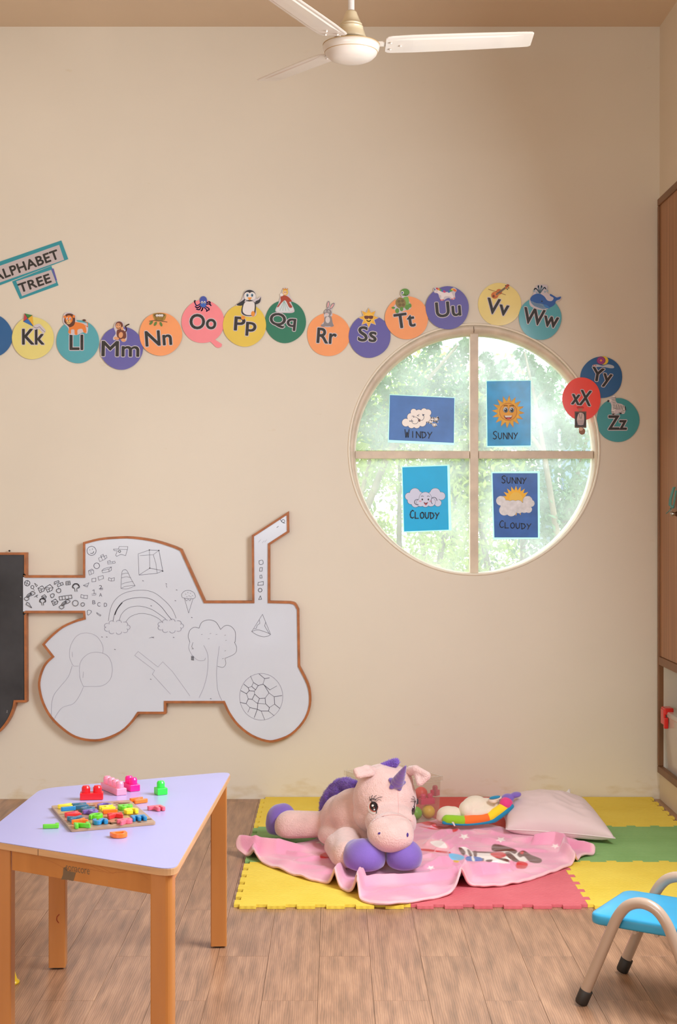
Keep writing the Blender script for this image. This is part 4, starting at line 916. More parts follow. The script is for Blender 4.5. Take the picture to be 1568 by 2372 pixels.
def dr(a):
    L1(a, [(422, 1384), (421, 1376), (428, 1369), (440, 1368), (450, 1374), (452, 1384), (444, 1387), (430, 1386), (422, 1384)], 1.1, PEN, True); L1(a, [(427, 1386), (437, 1420), (447, 1387)], 1.0)
    L1(a, [(428, 1386), (432, 1392), (436, 1388), (440, 1392), (443, 1386)], 1.0)
    for q in ((429, 1376), (434, 1372), (440, 1374), (445, 1379), (437, 1380), (432, 1382), (441, 1382)): L1(a, [q, (q[0]+2, q[1]+1)], 1)
drawing('ice_cream_drawing', dr)
def dr(a):
    L1(a, [(608, 1423), (583, 1463)], 1.1); L1(a, [(608, 1423), (627, 1470)], 1.1); L1(a, [(583, 1463), (596, 1459), (612, 1463), (626, 1470), (612, 1475), (596, 1471), (583, 1463)], 1.2, PEN, True)
    L1(a, [(601, 1436), (602, 1444), (596, 1448), (593, 1456), (588, 1457)], 1.2); L1(a, [(615, 1442), (613, 1450), (619, 1460), (624, 1468)], 1.2)
drawing('cone_drawing', dr)
def dr(a):
    L1(a, [(167, 1538), (161, 1520), (164, 1495), (178, 1473), (200, 1466), (224, 1474), (238, 1496), (238, 1514)], 1.0, PENL, True); L1(a, [(167, 1538), (171, 1543), (182, 1543)], 1.0, PENL)
    L1(a, [(193, 1590), (185, 1568), (186, 1535), (204, 1515), (228, 1511), (250, 1520), (260, 1545), (256, 1572), (238, 1588), (210, 1590), (193, 1590)], 1.0, PENL, True)
    L1(a, [(167, 1543), (158, 1568), (140, 1590), (124, 1612), (119, 1640), (121, 1670), (125, 1674)], .9, PENL, True); L1(a, [(193, 1592), (182, 1615), (168, 1631), (146, 1638), (132, 1654), (123, 1672)], .9, PENL, True)
    L1(a, [(167, 1510), (168, 1522)], .9, PENL); L1(a, [(193, 1556), (192, 1570)], .9, PENL)
drawing('balloon_drawing', dr)
def dr(a):
    L1(a, [(320, 1509), (366, 1545), (377, 1533), (400, 1556), (440, 1612)], 1.0, PENL); L1(a, [(320, 1509), (312, 1518), (358, 1553), (353, 1562), (395, 1608)], 1.0, PENL)
drawing('bottle_drawing', dr)
def dr(a):
    a.circ(212, 1276, 10.5, 1.1, PEN); L1(a, [(208, 1273), (208, 1274.5)], 1.6); L1(a, [(214, 1271), (214, 1273)], 1.6); a.arc(212, 1278, 5, 4, -10, 120, 1.1, PEN)
drawing('smiley_drawing', dr)
def dr(a):
    L1(a, [(276, 1266), (296, 1266), (295, 1273), (274, 1272), (276, 1266)], 1.1); L1(a, [(274, 1272), (263, 1272), (264, 1275), (272, 1276)], 1.3); L1(a, [(272, 1276), (268, 1286), (270, 1289), (280, 1284), (291, 1287), (295, 1273)], 1.2); a.circ(277, 1277, 2.6, 1, PENB)
drawing('duck_drawing', dr)
def dr(a):
    L1(a, [(228, 1293), (234, 1290), (238, 1298), (231, 1301), (228, 1293)], 1.1); L1(a, [(234, 1290), (240, 1287), (244, 1295), (238, 1298)], 1.1); L1(a, [(233, 1287), (239, 1284), (242, 1291)], 1.1); L1(a, [(240, 1290), (246, 1286), (248, 1292), (243, 1294)], 1.1); L1(a, [(233, 1287), (236, 1292)], 1.1)
    L1(a, [(249, 1300), (255, 1298), (256, 1302), (266, 1300), (267, 1304), (250, 1307), (249, 1300)], 1.1); L1(a, [(249, 1303), (256, 1302)], 1); L1(a, [(261, 1301), (261, 1304)], 1)
    a.circ(224, 1310.5, 6.6, 1.1, PEN)
    L1(a, [(205, 1322), (213, 1318), (217, 1322), (217, 1328), (207, 1332), (205, 1322)], 1.1); L1(a, [(205, 1322), (210, 1322), (217, 1320)], 1); L1(a, [(210, 1322), (212, 1330)], 1)
    L1(a, [(236, 1322), (252, 1318), (253, 1324), (238, 1327), (236, 1322)], 1.1); L1(a, [(236, 1322), (241, 1317), (258, 1313), (253, 1318)], 1.1); L1(a, [(258, 1313), (258, 1321), (253, 1324)], 1.1)
    L1(a, [(213, 1340), (222, 1339), (222, 1347), (213, 1348), (213, 1340)], 1.1); L1(a, [(227, 1336), (239, 1333), (240, 1340), (229, 1344), (227, 1336)], 1.1)
    L1(a, [(252, 1338), (258, 1340), (265, 1338), (265, 1345), (258, 1346), (251, 1344), (252, 1338)], 1.0); L1(a, [(258, 1340), (258, 1346)], 1)
drawing('block_drawings', dr)
def dr(a):
    L1(a, [(214, 1368), (218, 1366), (218, 1376)], 1.5); a.text('2', 233, 1360, 7, 9, PEN, 0, .1); a.text('A', 233, 1378, 7, 8, PEN, 0, .1); a.text('B', 217.5, 1395, 7, 9, PEN, 0, .1); a.text('C', 229, 1400, 7, 10, PEN, 0, .1); a.text('D', 244.5, 1401, 7, 9, PEN, 0, .1)
    L1(a, [(212, 1376), (222, 1374), (222, 1378), (213, 1379)], 1); L1(a, [(229, 1364), (238, 1362), (238, 1366), (231, 1366)], 1)
    L1(a, [(193, 1356), (206, 1350), (202, 1360), (193, 1356)], 1.2); L1(a, [(193, 1356), (203, 1357), (206, 1350)], 1)
    L1(a, [(202, 1416), (205, 1413), (211, 1415), (211, 1419), (204, 1425), (202, 1416)], 1.2, PEN, True); L1(a, [(224, 1419), (234, 1425), (232, 1427), (225, 1422), (224, 1419)], 1.2)
    L1(a, [(188, 1377), (195, 1379), (203, 1379), (202, 1387), (194, 1386), (187, 1384), (188, 1377)], 1.2); L1(a, [(195, 1379), (194, 1386)], 1)
drawing('letter_drawings', dr)
def dr(a):
    a.circ(63, 1351, 6.2, 1.4, PENB); L1(a, [(58, 1349), (68, 1354)], 1.2, PENB); L1(a, [(64, 1345), (61, 1357)], 1.2, PENB)
    a.circ(75, 1360, 3.6, 1.2, PENB); L1(a, [(76, 1363), (80, 1368)], 1, PENB); L1(a, [(80, 1351), (87, 1356), (84, 1359), (80, 1351)], 1.2, PENB)
    for x, y, s in ((96, 1365, 8), (114, 1363, 9), (102, 1383, 5.5), (127, 1395, 7.5)):
        L1(a, [(x-s, y-s*.3), (x+s*.2, y-s), (x+s, y-s*.2), (x+s*.7, y+s*.5), (x-s*.4, y+s), (x-s, y-s*.3)], 1.5, PENB); L1(a, [(x-s, y-s*.3), (x+s*.1, y-s*.1), (x+s, y-s*.2)], 1.2, PENB); L1(a, [(x+s*.1, y-s*.1), (x, y+s*.8)], 1.2, PENB); L1(a, [(x-s*.4, y+s*.3), (x-s*.1, y+s*.2)], 1.6, PENB)
    L1(a, [(126, 1354), (126, 1348), (136, 1345), (137, 1349), (129, 1351), (128, 1354)], 1.4, PENB)
    L1(a, [(133, 1354), (139, 1351), (142, 1356), (134, 1359), (133, 1354)], 1.3, PENB); L1(a, [(139, 1351), (145, 1349), (147, 1354), (142, 1356)], 1.3, PENB)
    L1(a, [(153, 1347), (162, 1346), (163, 1354), (153, 1355), (153, 1347)], 1.4, PENB); L1(a, [(158, 1346), (158, 1355)], 1.2, PENB); L1(a, [(153, 1351), (163, 1350)], 1.2, PENB)
    for x, y, s in ((176, 1360, 8.5), (99, 1393, 7.5)):
        for q in range(6): t = PI+PI*1.0*q/5; a.arc(x+s*.6*math.cos(t), y-s*.1+s*.55*math.sin(t), s*.38, s*.38, math.degrees(t)-90, math.degrees(t)+90, 1.3, PENB, 6)
        L1(a, [(x-s*.9, y+s*.1), (x-s*.4, y+s*.3), (x-s*.2, y+s*1.2)], 1.3, PENB, True); L1(a, [(x+s*.9, y+s*.1), (x+s*.3, y+s*.3), (x+s*.3, y+s*1.2)], 1.3, PENB, True)
    L1(a, [(135, 1364), (140, 1364), (141, 1370), (137, 1373), (132, 1371), (131, 1366), (135, 1364)], 1.3, PENB, True); L1(a, [(136, 1364), (136, 1361)], 1.2, PENB)
    L1(a, [(117, 1378), (122, 1375), (126, 1377), (124, 1383), (119, 1384), (117, 1378)], 1.3, PENB, True)
    L1(a, [(80, 1383), (88, 1378), (84, 1380), (87, 1384)], 1.2, PENB)
    L1(a, [(137, 1382), (166, 1378), (167, 1386), (139, 1390), (137, 1382)], 1.3, PENB)
    for q in (144, 151, 159): L1(a, [(q, 1381), (q+1, 1388)], 1.2, PENB)
    for x, y, s in ((68, 1380, 1), (149, 1399, 1)):
        for r_ in (10, 7, 4.5): a.arc(x+4, y+4, r_, r_, 185, 285, 1.3, PENB, 8)
        for q in ((x-6, y+7), (x+8, y-6)):
            for t in range(0, 360, 90): a.arc(q[0]+3*math.cos(math.radians(t)), q[1]+2*math.sin(math.radians(t)), 2.6, 2.6, t-80, t+80, 1.1, PENB, 5)
    L1(a, [(61, 1400), (63, 1395), (68, 1397), (69, 1400), (74, 1408), (61, 1400)], 1.4, PENB)
    a.circ(175, 1397, 6.6, 1.1, PENB); a.circ(192, 1400, 4.2, 1, PENB)
drawing('doodle_row', dr)
def dr(a):
    y = 1306
    L1(a, [(600, 1299), (608, 1298), (609, 1306), (601, 1307), (600, 1299)], 1.2, PENB, True); L1(a, [(602, 1315), (608, 1315), (607, 1323), (601, 1323), (602, 1315)], 1.2, PENB); L1(a, [(602, 1333), (606, 1332), (607, 1339), (602, 1339), (602, 1333)], 1.2, PENB)
    L1(a, [(598, 1349), (610, 1347), (610, 1355), (597, 1356), (598, 1349)], 1.2, PENB); a.circ(602.5, 1367, 4.3, 1.2, PENB); L1(a, [(603, 1380), (599, 1389), (606, 1388), (603, 1380)], 1.2, PENB)
    a.circ(656, 1207, 3.4, 1, PENB); a.arc(661, 1200, 12, 12, 95, 170, 1, PENB); L1(a, [(641, 1222), (645, 1219)], 1.2, PENB)
    for q in ((604, 1250), (612, 1252), (618, 1250)): L1(a, [q, (q[0]-5, q[1]+6)], .8, PENL)
drawing('shape_drawings', dr)
def dr(a):
    for q in ((351, 1476), (354, 1477), (235, 1475), (246, 1475), (265, 1504), (348, 1573), (384, 1352), (330, 1345), (401, 1476), (443, 1430), (349, 1403), (405, 1391), (408, 1366), (487, 1618)): L1(a, [q, (q[0]+2.4, q[1]+.8)], 1.8, PEN)
    L1(a, [(346, 1478), (357, 1475)], 1, PEN)
    L1(a, [(385, 1355), (387, 1361)], .9, PEN)
drawing('pen_specks', dr)
# ------------------------------------------------------------ ceiling fan
FANW = M('off white fan enamel', (214, 202, 188), .3, coat=.4, vary=(4, .04)); FANB = M('cream fan enamel', (206, 188, 154), .35, coat=.2); GOLD = M('gold ring line', (176, 140, 84), .4); DARK = M('dark gap', (84, 56, 34), .6)
fx, fy, fz = .054, 4.62, 2.86
fan = thing('ceiling_fan', (fx, fy, 2.80), 'white three blade ceiling fan hanging from a downrod', 'ceiling fan')
MB().lathe([(.0105, .10), (.0105, HC-fz-.05)], (fx, fy, fz), n=20).build('downrod', M('grey white rod', (212, 206, 200), .35), fan)
MB().lathe([(0, HC-fz-.14), (.014, HC-fz-.14), (.05, HC-fz-.09), (.062, HC-fz-.02), (.062, HC-fz), (0, HC-fz)], (fx, fy, fz), n=32).build('ceiling_canopy', FANB, fan)
MB().lathe([(0, .110), (.0155, .110), (.0185, .106), (.0195, .102), (.027, .084), (.034, .069), (.0355, .0685), (.036, .0655), (.035, .065), (.0375, .060), (.039, .0595), (.039, .056), (.038, .0555), (.043, .042), (.047, .031), (.049, .025), (.047, .021), (0, .021)], (fx, fy, fz), n=40).build('bell_cover', FANB, fan)
MB().lathe([(0, .026), (.036, .026), (.036, .006), (0, .006)], (fx, fy, fz), n=24).build('motor_neck', DARK, fan)
MB().lathe([(0, .009), (.05, .009), (.080, .006), (.0915, 0), (.093, -.006), (.091, -.015), (.087, -.023), (.0855, -.0245), (.082, -.032), (.071, -.042), (.055, -.049), (.03, -.053), (0, -.054)], (fx, fy, fz), n=56).build('motor_housing', FANW, fan)
mb = MB()
for r, z in ((.0918, .0005), (.0858, -.024)): mb.tube([(fx+r*math.cos(2*PI*i/56), fy+r*math.sin(2*PI*i/56), fz+z) for i in range(56)], .0011, n=6, closed=True)
mb.build('ring_line', GOLD, fan)
for k_, ang in enumerate((1, 120, 240)):
    A = math.radians(ang); u = Vector((math.cos(A), math.sin(A), 0)); v = Vector((-math.sin(A), math.cos(A), 0)); rise = (.022, .04, .03)[k_]
    def bp(s, w, h=0):
        t = (s-.1)/.49; pit = math.radians(9)
        return Vector((fx, fy, fz+.004+rise*max(0, t)))+u*s+v*(w*math.cos(pit))+Vector((0, 0, -w*math.sin(pit)+h))
    arm = MB(); pts = []
    arm.add([bp(.085, -.012, .003), bp(.085, .012, .003), bp(.115, .014, .003), bp(.115, -.014, .003), bp(.165, .04, .003), bp(.165, -.04, .003)]+[bp(.085, -.012, -.002), bp(.085, .012, -.002), bp(.115, .014, -.002), bp(.115, -.014, -.002), bp(.165, .04, -.002), bp(.165, -.04, -.002)],
            [(0,1,2,3), (3,2,4,5), (9,8,7,6), (11,10,8,9), (0,6,7,1), (1,7,8,2), (2,8,10,4), (4,10,11,5), (5,11,9,3), (3,9,6,0)]); 
    bl = arm.build('blade_arm', FANW, fan)
    mb = MB(); S = [.112, .118, .13, .2, .3, .4, .5, .56, .583, .59]; WD = [.044, .052, .056, .059, .058, .056, .053, .051, .049, .042]
    prof = [(-1, -.002), (-.9, 0), (-.72, .0), (-.62, .003), (0, .0035), (.62, .003), (.72, 0), (.9, 0), (1, -.002)]
    vs = []
    for th in (0, -.0016):
        for s, w in zip(S, WD):
            rib_ = 1 if .13 < s < .55 else 0
            for q, h in prof: vs.append(bp(s, q*w, -(h if abs(q) < .7 and rib_ else (h if abs(q) > .95 else 0))-.004+th))
    n_ = len(prof); m_ = len(S); o2 = n_*m_
    fs = [(i*n_+j, i*n_+j+1, (i+1)*n_+j+1, (i+1)*n_+j) for i in range(m_-1) for j in range(n_-1)]
    fs += [tuple(reversed([q+o2 for q in f])) for f in fs]
    bd = [i*n_ for i in range(m_)]+[(m_-1)*n_+j for j in range(1, n_)]+[i*n_+n_-1 for i in range(m_-2, -1, -1)]+[j for j in range(n_-2, 0, -1)]
    fs += [(bd[i], bd[(i+1) % len(bd)], bd[(i+1) % len(bd)]+o2, bd[i]+o2) for i in range(len(bd))]
    mb.add(vs, fs, 0, False); b = mb.build('blade', FANW, fan)
    for s, w in ((.128, .022), (.128, -.022), (.16, 0)):
        MB().ell(bp(s, w, -.009), (.0045, .0045, .003), nu=12, nv=6).build('screw', FANW, b if False else bl)

# ------------------------------------------------------------ foam floor tiles
def foam(name, col, col2):
    m = M(name, col, .8, vary=(5, 0), col2=col2); nt = m.node_tree; b = nt.nodes['Principled BSDF']; N = nt.nodes.new; L = nt.links.new
    tc = N('ShaderNodeTexCoord'); sx = N('ShaderNodeSeparateXYZ'); L(tc.outputs['Object'], sx.inputs[0])
    def mth(op, a, b_=None, c=None):
        n_ = N('ShaderNodeMath'); n_.operation = op
        for i, q in enumerate((a, b_, c)):
            if q is None: continue
            if isinstance(q, (int, float)): n_.inputs[i].default_value = q
            else: L(q, n_.inputs[i])
        return n_.outputs[0]
    # herringbone weave relief: rows of slanting strands
    row = mth('FLOOR', mth('MULTIPLY', sx.outputs[1], 46)); sgn = mth('SUBTRACT', mth('MULTIPLY', mth('MODULO', mth('ABSOLUTE', row), 2), 2), 1)
    sl = mth('MULTIPLY', mth('MULTIPLY', sx.outputs[1], 60), sgn)
    w = mth('SINE', mth('MULTIPLY', mth('ADD', mth('MULTIPLY', sx.outputs[0], 46), sl), 2*PI))
    fr = mth('SINE', mth('MULTIPLY', mth('FRACT', mth('MULTIPLY', sx.outputs[1], 46)), PI))
    h = mth('MULTIPLY', mth('ADD', w, 1), fr)
    bp_ = N('ShaderNodeBump'); bp_.inputs['Strength'].default_value = .32; bp_.inputs['Distance'].default_value = .0022; L(h, bp_.inputs['Height']); L(bp_.outputs[0], b.inputs['Normal'])
    return m
FY, FP, FG = foam('yellow foam', (246, 220, 88), (236, 206, 68)), foam('pink red foam', (226, 116, 124), (212, 98, 108)), foam('green foam', (148, 192, 120), (130, 176, 102))
X0, Y3 = -.322, YW-.005; TS = .6; TB = .020; TH = .011
FR_ = foam('red foam', (222, 92, 84), (208, 78, 70))
def tooth_edge(p0, p1, nrm, parity, depth):
    """interlocking dovetail teeth along an edge; teeth stick out along nrm"""
    n_ = 12; out = []; d = p1-p0; L_ = d.length; t = d.normalized()
    for i in range(n_):
        a, b = p0+d*(i/n_), p0+d*((i+1)/n_); hi = (i % 2 == parity); f = .006
        if i == 0 or i == n_-1:
            pass
        q0, q1 = (depth, depth) if hi else (0, 0)
        s0 = -f if hi else f
        out.append(a+t*(s0 if i > 0 else 0)+nrm*q0); out.append(b-t*(s0 if i < n_-1 else 0)+nrm*q1)
    return out
names = {(0, 2): (FY, 'yellow foam floor tile in the back row against the wall, behind the purple rear hoof'), (1, 2): (FR_, 'red foam floor tile in the back row under the clear toy box'), (2, 2): (FY, 'yellow foam floor tile in the back right corner beside the cupboard'),
         (0, 1): (FG, 'green foam floor tile at the left, partly under the pink blanket'), (1, 1): (FP, 'middle foam floor tile hidden beneath the pink blanket'), (2, 1): (FG, 'green foam floor tile at the right, under the pillow corner'),
         (0, 0): (FY, 'yellow foam floor tile at the front left corner of the play mat'), (1, 0): (FP, 'pink foam floor tile in the middle of the front row'), (2, 0): (FY, 'yellow foam floor tile at the front right, behind the blue chair')}
for (i, j), (mt, lab) in names.items():
    x0, x1 = X0+i*TS, X0+(i+1)*TS; y1 = Y3-(2-j)*TS; y0 = y1-TS
    # each shared edge is one tooth line used by both neighbours
    def edge(a, b, nx, ny): return tooth_edge(Vector((a[0], a[1])), Vector((b[0], b[1])), Vector((nx, ny)), 0, TB)
    bot = edge((x0, y0), (x1, y0), 0, -1); rgt = edge((x1, y0), (x1, y1), -1, 0); top = edge((x0, y1), (x1, y1), 0, -1); lef = edge((x0, y0), (x0, y1), -1, 0)
    if j == 2: top = [Vector((x0, y1)), Vector((x1, y1))]
    poly = bot[:-1]+[Vector((x1-TB, y0))]+rgt+list(reversed(top))[1:]+list(reversed(lef))[1:]+[Vector((x0, y0))]
    pts = []
    for p in poly:
        if not pts or (p-pts[-1]).length > 1e-5: pts.append(p)
    cx_, cy_ = (x0+x1)/2, (y0+y1)/2; sc = .9990
    pts3 = [(cx_+(p.x-cx_)*sc, cy_+(p.y-cy_)*sc, TH) for p in pts]
    o = MB().prism(pts3, (0, 0, -TH+.0008)).build('foam_tile', mt, None, (cx_, cy_, .0008), clean=True)
    tag(o, lab, 'foam tile', 'interlocking foam floor tiles')

# ------------------------------------------------------------ table
TZ = .52
LIL = M('lilac laminate table top', (178, 178, 230), .3, coat=.15, vary=(3, .03)); EDGE = M('light wood edge band', (214, 166, 118), .4, vary=(18, .12), stretch=(.3, .3, 3)); WOOD = M('honey varnished wood', (202, 134, 68), .38, vary=(12, .16), stretch=(1, 1, .12), coat=.2, col2=(178, 112, 52))
GREYP = M('dark grey glide', (70, 62, 54), .6)
tc4 = [Vector(p) for p in ((-.368, 3.268), (-.327, 4.497), (-.872, 4.225), (-.897, 3.582))]
table = thing('table', (-.62, 3.9, 0), 'trapezoid kids table with a lilac top and honey wooden legs', 'table')
top2 = rounded(tc4, .055, 8)
mb = MB(); mb.prism([(p.x, p.y, TZ-.0015) for p in top2], (0, 0, .0015), 0); mb.build('laminate', LIL, table, clean=True)
out2 = offset_poly([(p.x, p.y) for p in top2], -.0015)
mb = MB(); mb.prism([(p.x, p.y, TZ-.018) for p in out2], (0, 0, .0162), 0); mb.build('tabletop', EDGE, table, clean=True, bevel=.002)
ins = offset_poly([(p.x, p.y) for p in tc4], .030); ins_i = offset_poly([(p.x, p.y) for p in tc4], .052)
for i in range(4):
    a, b = ins[i], ins[(i+1) % 4]; c, d = ins_i[(i+1) % 4], ins_i[i]; t = (b-a).normalized()*.038; ta = (b-a).normalized()*(.066 if i == 3 else .038)
    MB().prism([(a.x+ta.x, a.y+ta.y, TZ-.075), (b.x-t.x, b.y-t.y, TZ-.075), (c.x-t.x, c.y-t.y, TZ-.075), (d.x+ta.x, d.y+ta.y, TZ-.075)], (0, 0, .0568)).build('apron', WOOD, table, clean=True)
lin_ = offset_poly([(p.x, p.y) for p in tc4], .022)
for i in range(4):
    p = lin_[i]; c = Vector((-.62, 3.9)); e1 = (lin_[i-1]-p).normalized(); e2 = (lin_[(i+1) % 4]-p).normalized()
    bis = (e1+e2).normalized(); ax = Vector((1, 0)); s = .049
    # leg square to the front edge (or the back edge) of the top
    ed = (lin_[3]-lin_[0]).normalized() if i in (0, 3) else (lin_[1]-lin_[2]).normalized()
    if i in (0, 3): ed = Vector((-1, .12)).normalized() if i == 0 else Vector((-1, .0)).normalized()
    else: ed = Vector((1, .06)).normalized()
    nn = Vector((-ed.y, ed.x)); 
    ctr = p+bis*(.033 if i in (0, 1) else .028)
    ctr = Vector(((-.403, 3.335), (-.358, 4.392), (-.8155, 4.188), (-.838, 3.594))[i])
    sq = [ctr+ed*x*s/2+nn*y*s/2 for x, y in ((-1, -1), (1, -1), (1, 1), (-1, 1))]
    dist = [(q-c).length for q in sq]; mx = dist.index(max(dist)); rr = [.004]*4; rr[mx] = .020
    q = rounded(sq, rr, 5)
    lg = MB().prism([(v.x, v.y, .006) for v in q], (0, 0, TZ-.018-.0065)).build('leg', WOOD, table, clean=True)
    MB().lathe([(0, 0), (.017, 0), (.018, .006), (0, .006)], (ctr.x, ctr.y, .0003), n=16).build('glide', GREYP, lg)
    if i == 2:
        RC = M('red crayon', (176, 44, 24), .6); y_ = min(v.y for v in q)-.0004; a_ = Art(y_)
        a_.line([(v.x, v.y) for v in smooth_pts([(137, 2118), (132, 2124), (131.5, 2132), (136, 2138)], 4, False)], 1.4, RC); a_.build('crayon_mark', lg)
# maker's stamp printed on the front apron
a, b = ins[0], ins[3]; ed = (b-a).normalized(); nrm = Vector((ed.y, -ed.x)); nrm = nrm if nrm.y < 0 else -nrm
def ap(px, py):
    d = Vector(((px-CX)/FL, 1, -(py-CY)/FL)); t = ((a-Vector((0, 0))).dot(nrm))/(d.x*nrm.x+d.y*nrm.y); q = d*t+CAMP; return q+Vector((nrm.x, nrm.y, 0))*.0004
STP = M('grey brown stamp ink', (116, 92, 66), .6)
mb = MB(); v, f = fit_text('sonacore', 1, 1, 0)
p0, p1, p2 = ap(152, 2001.5), ap(207, 2013), ap(152, 2017)
v = np.array(v); ctr = ap(180, 2015); ux = (ap(207, 2020)-ap(152, 2010)); uz = ap(180, 2009)-ap(180, 2021)
mb.add([ctr+ux*float(x)+uz*float(y) for x, y, _ in v], f)
mb.flat([ap(*p) for p in ((147, 2010), (153, 2008), (156, 2017), (176, 2021), (170, 2041), (157, 2038), (142, 2037), (146, 2026))]); mb.build('maker_stamp', STP, table)
SCR = M('faint pencil scribble', (176, 104, 52), .6); mb = MB()
def apl(pts, w=.0009):
    q = [ap(*p) for p in pts]
    for c, d in zip(q[:-1], q[1:]):
        up = Vector((0, 0, w/2)); mb.add([c-up, d-up, d+up, c+up], [(0, 1, 2, 3)])
apl([(94, 1987), (120, 1996), (140, 2006), (160, 2018), (200, 2012), (240, 2020)]); apl([(210, 2006), (250, 2022), (290, 2020), (300, 2012)]); apl([(322, 2020), (345, 2038)]); apl([(230, 2006), (262, 2024), (270, 2019)])
mb.build('scribble', SCR, table)['kind'] = 'stuff'
js = offset_poly([(p.x, p.y) for p in tc4], -.0022)[0]; e3 = (tc4[3]-tc4[0]).normalized(); 
def on_edge(px):
    n2 = Vector((e3.y, -e3.x)); n2 = n2 if n2.y < 0 else -n2; d = Vector(((px-CX)/FL, 1)); t = (tc4[0]+n2*.0022).dot(n2)/d.dot(n2); return d*t
j0 = on_edge(88); mb = MB(); mb.add([(j0.x-.0006, j0.y, TZ-.0175), (j0.x+.0006, j0.y, TZ-.0175), (j0.x+.0006, j0.y, TZ-.002), (j0.x-.0006, j0.y, TZ-.002)], [(0, 1, 2, 3)]); mb.build('edge_joint', DARK, table)

# ------------------------------------------------------------ letter puzzle
TEAL_, BLU_, YEL_, RED_, GRN_, ORG_, PPL_, PNK_ = [M(n_, c, .35, coat=.3, vary=(40, .06)) for n_, c in (('slate blue letter paint', (58, 112, 142)), ('blue letter paint', (34, 140, 200)), ('yellow letter paint', (250, 232, 50)), ('red letter paint', (232, 50, 52)), ('green letter paint', (104, 212, 40)), ('orange letter paint', (255, 122, 28)), ('purple letter paint', (124, 98, 178)), ('pink letter paint', (238, 106, 128)))]
BRD = M('pressed fibre board', (182, 148, 116), .3, coat=.3, vary=(20, .08)); REC = M('recess brown', (112, 78, 46), .5)
zb = TZ+.0075; cs = [PZ(118, 1866, zb), PZ(165, 1921.5, zb), PZ(361.6, 1904.5, zb), PZ(301, 1852.5, zb)]
bo = rounded([(p.x, p.y) for p in cs], .010, 4); bc = sum(cs, Vector())/4
puz = thing('puzzle_board', (bc.x, bc.y, TZ), 'brown alphabet puzzle board with letters lying on the lilac table', 'puzzle')
MB().prism([(p.x, p.y, TZ+.0003) for p in bo], (0, 0, .0072)).build('board', BRD, puz, clean=True, bevel=.001)
ang0 = math.atan2((cs[2]-cs[1]).y, (cs[2]-cs[1]).x)
def letter_obj(ch, w, h, t, ang, c, z, mt):
    """chunky cut-out letter: fanned copies of the outline fused into one solid"""
    v, f = fit_text(ch, w, h, 0, t, ang); mb = MB(); r = .0024
    for i in range(8): mb.add([(c.x+x+r*math.cos(i*PI/4), c.y+y+r*math.sin(i*PI/4), z+t/2+q) for x, y, q in v], f)
    o, _ = blob('puzzle_letter', [('m', mb)], .0011, mt, None, (c.x, c.y, z), smooth=2)
    o.data.polygons.foreach_set('use_smooth', [True]*len(o.data.polygons)); return o
mb = MB()
for ch, px, py in (('I', 190, 1877), ('T', 240, 1908), ('J', 258, 1905), ('L', 335, 1901), ('F', 300, 1889), ('A', 283, 1861), ('G', 255, 1881), ('U', 285, 1900), ('N', 205, 1869), ('X', 262, 1894)):
    c = PZ(px, py, zb); v, f = fit_text(ch, .033, .040, 0, 0, -PI/2+ang0)
    for i in range(6): mb.add([(c.x+x+.002*math.cos(i), c.y+y+.002*math.sin(i), TZ+.0078+i*.00001) for x, y, q in v], f)
mb.build('recess', REC, puz)['kind'] = 'stuff'
LT = [('V', 150.5, 1864, YEL_, 'yellow', 'at the far left corner of the puzzle board'), ('I', 158, 1869.5, BLU_, 'blue', 'overlapping the yellow V on the board'), ('M', 186, 1863, TEAL_, 'slate blue', 'at the far edge of the board'), ('C', 241, 1862.5, PPL_, 'purple', 'at the far edge of the board'),
      ('O', 203.5, 1871, TEAL_, 'slate blue', 'just in front of the slate blue M'), ('H', 248, 1868, YEL_, 'yellow', 'in the middle of the board'), ('P', 210, 1878, PPL_, 'purple', 'between the slate blue O and green Q'), ('I', 255, 1876, ORG_, 'orange', 'in front of the yellow H'),
      ('B', 291, 1866, GRN_, 'green', 'at the far right of the board'), ('G', 303, 1874.5, YEL_, 'yellow', 'nearest the right rim, in front of the green B'), ('W', 168, 1883, RED_, 'red', 'near the left rim of the board'), ('X', 175.5, 1892.5, TEAL_, 'greyish blue', 'in front of the red W'),
      ('Q', 221, 1886.5, GRN_, 'green', 'in the centre of the board'), ('K', 267, 1886, RED_, 'red', 'right of the green Q'), ('E', 321, 1891, BLU_, 'blue', 'near the right corner of the board'), ('Y', 183, 1898.5, ORG_, 'orange', 'in front of the greyish blue X'),
      ('Z', 190, 1907.5, GRN_, 'green', 'nearest the front left corner of the board'), ('S', 232, 1899, BLU_, 'blue', 'near the front rim of the board'), ('R', 291, 1899, PNK_, 'pink', 'near the front rim of the board')]
for ch, px, py, mt, cn, where in LT:
    py += 1.5
    up = .006 if ch in 'VI' and cn != 'orange' else .0022
    z0 = TZ+.0079+(.0 if ch not in ('I',) or cn == 'orange' else .0105); c = PZ(px, py, z0+.008)
    w, h = (.035, .040) if ch != 'I' else (.011, .040)
    if ch in 'MW': w = .040
    o = letter_obj(ch, w-.005, h-.005, .011, -PI/2+ang0+rng.uniform(-.15, .15), c, z0, mt)
    tag(o, '%s puzzle letter %s, %s' % (cn, ch, where), 'letter', 'painted alphabet puzzle letters')
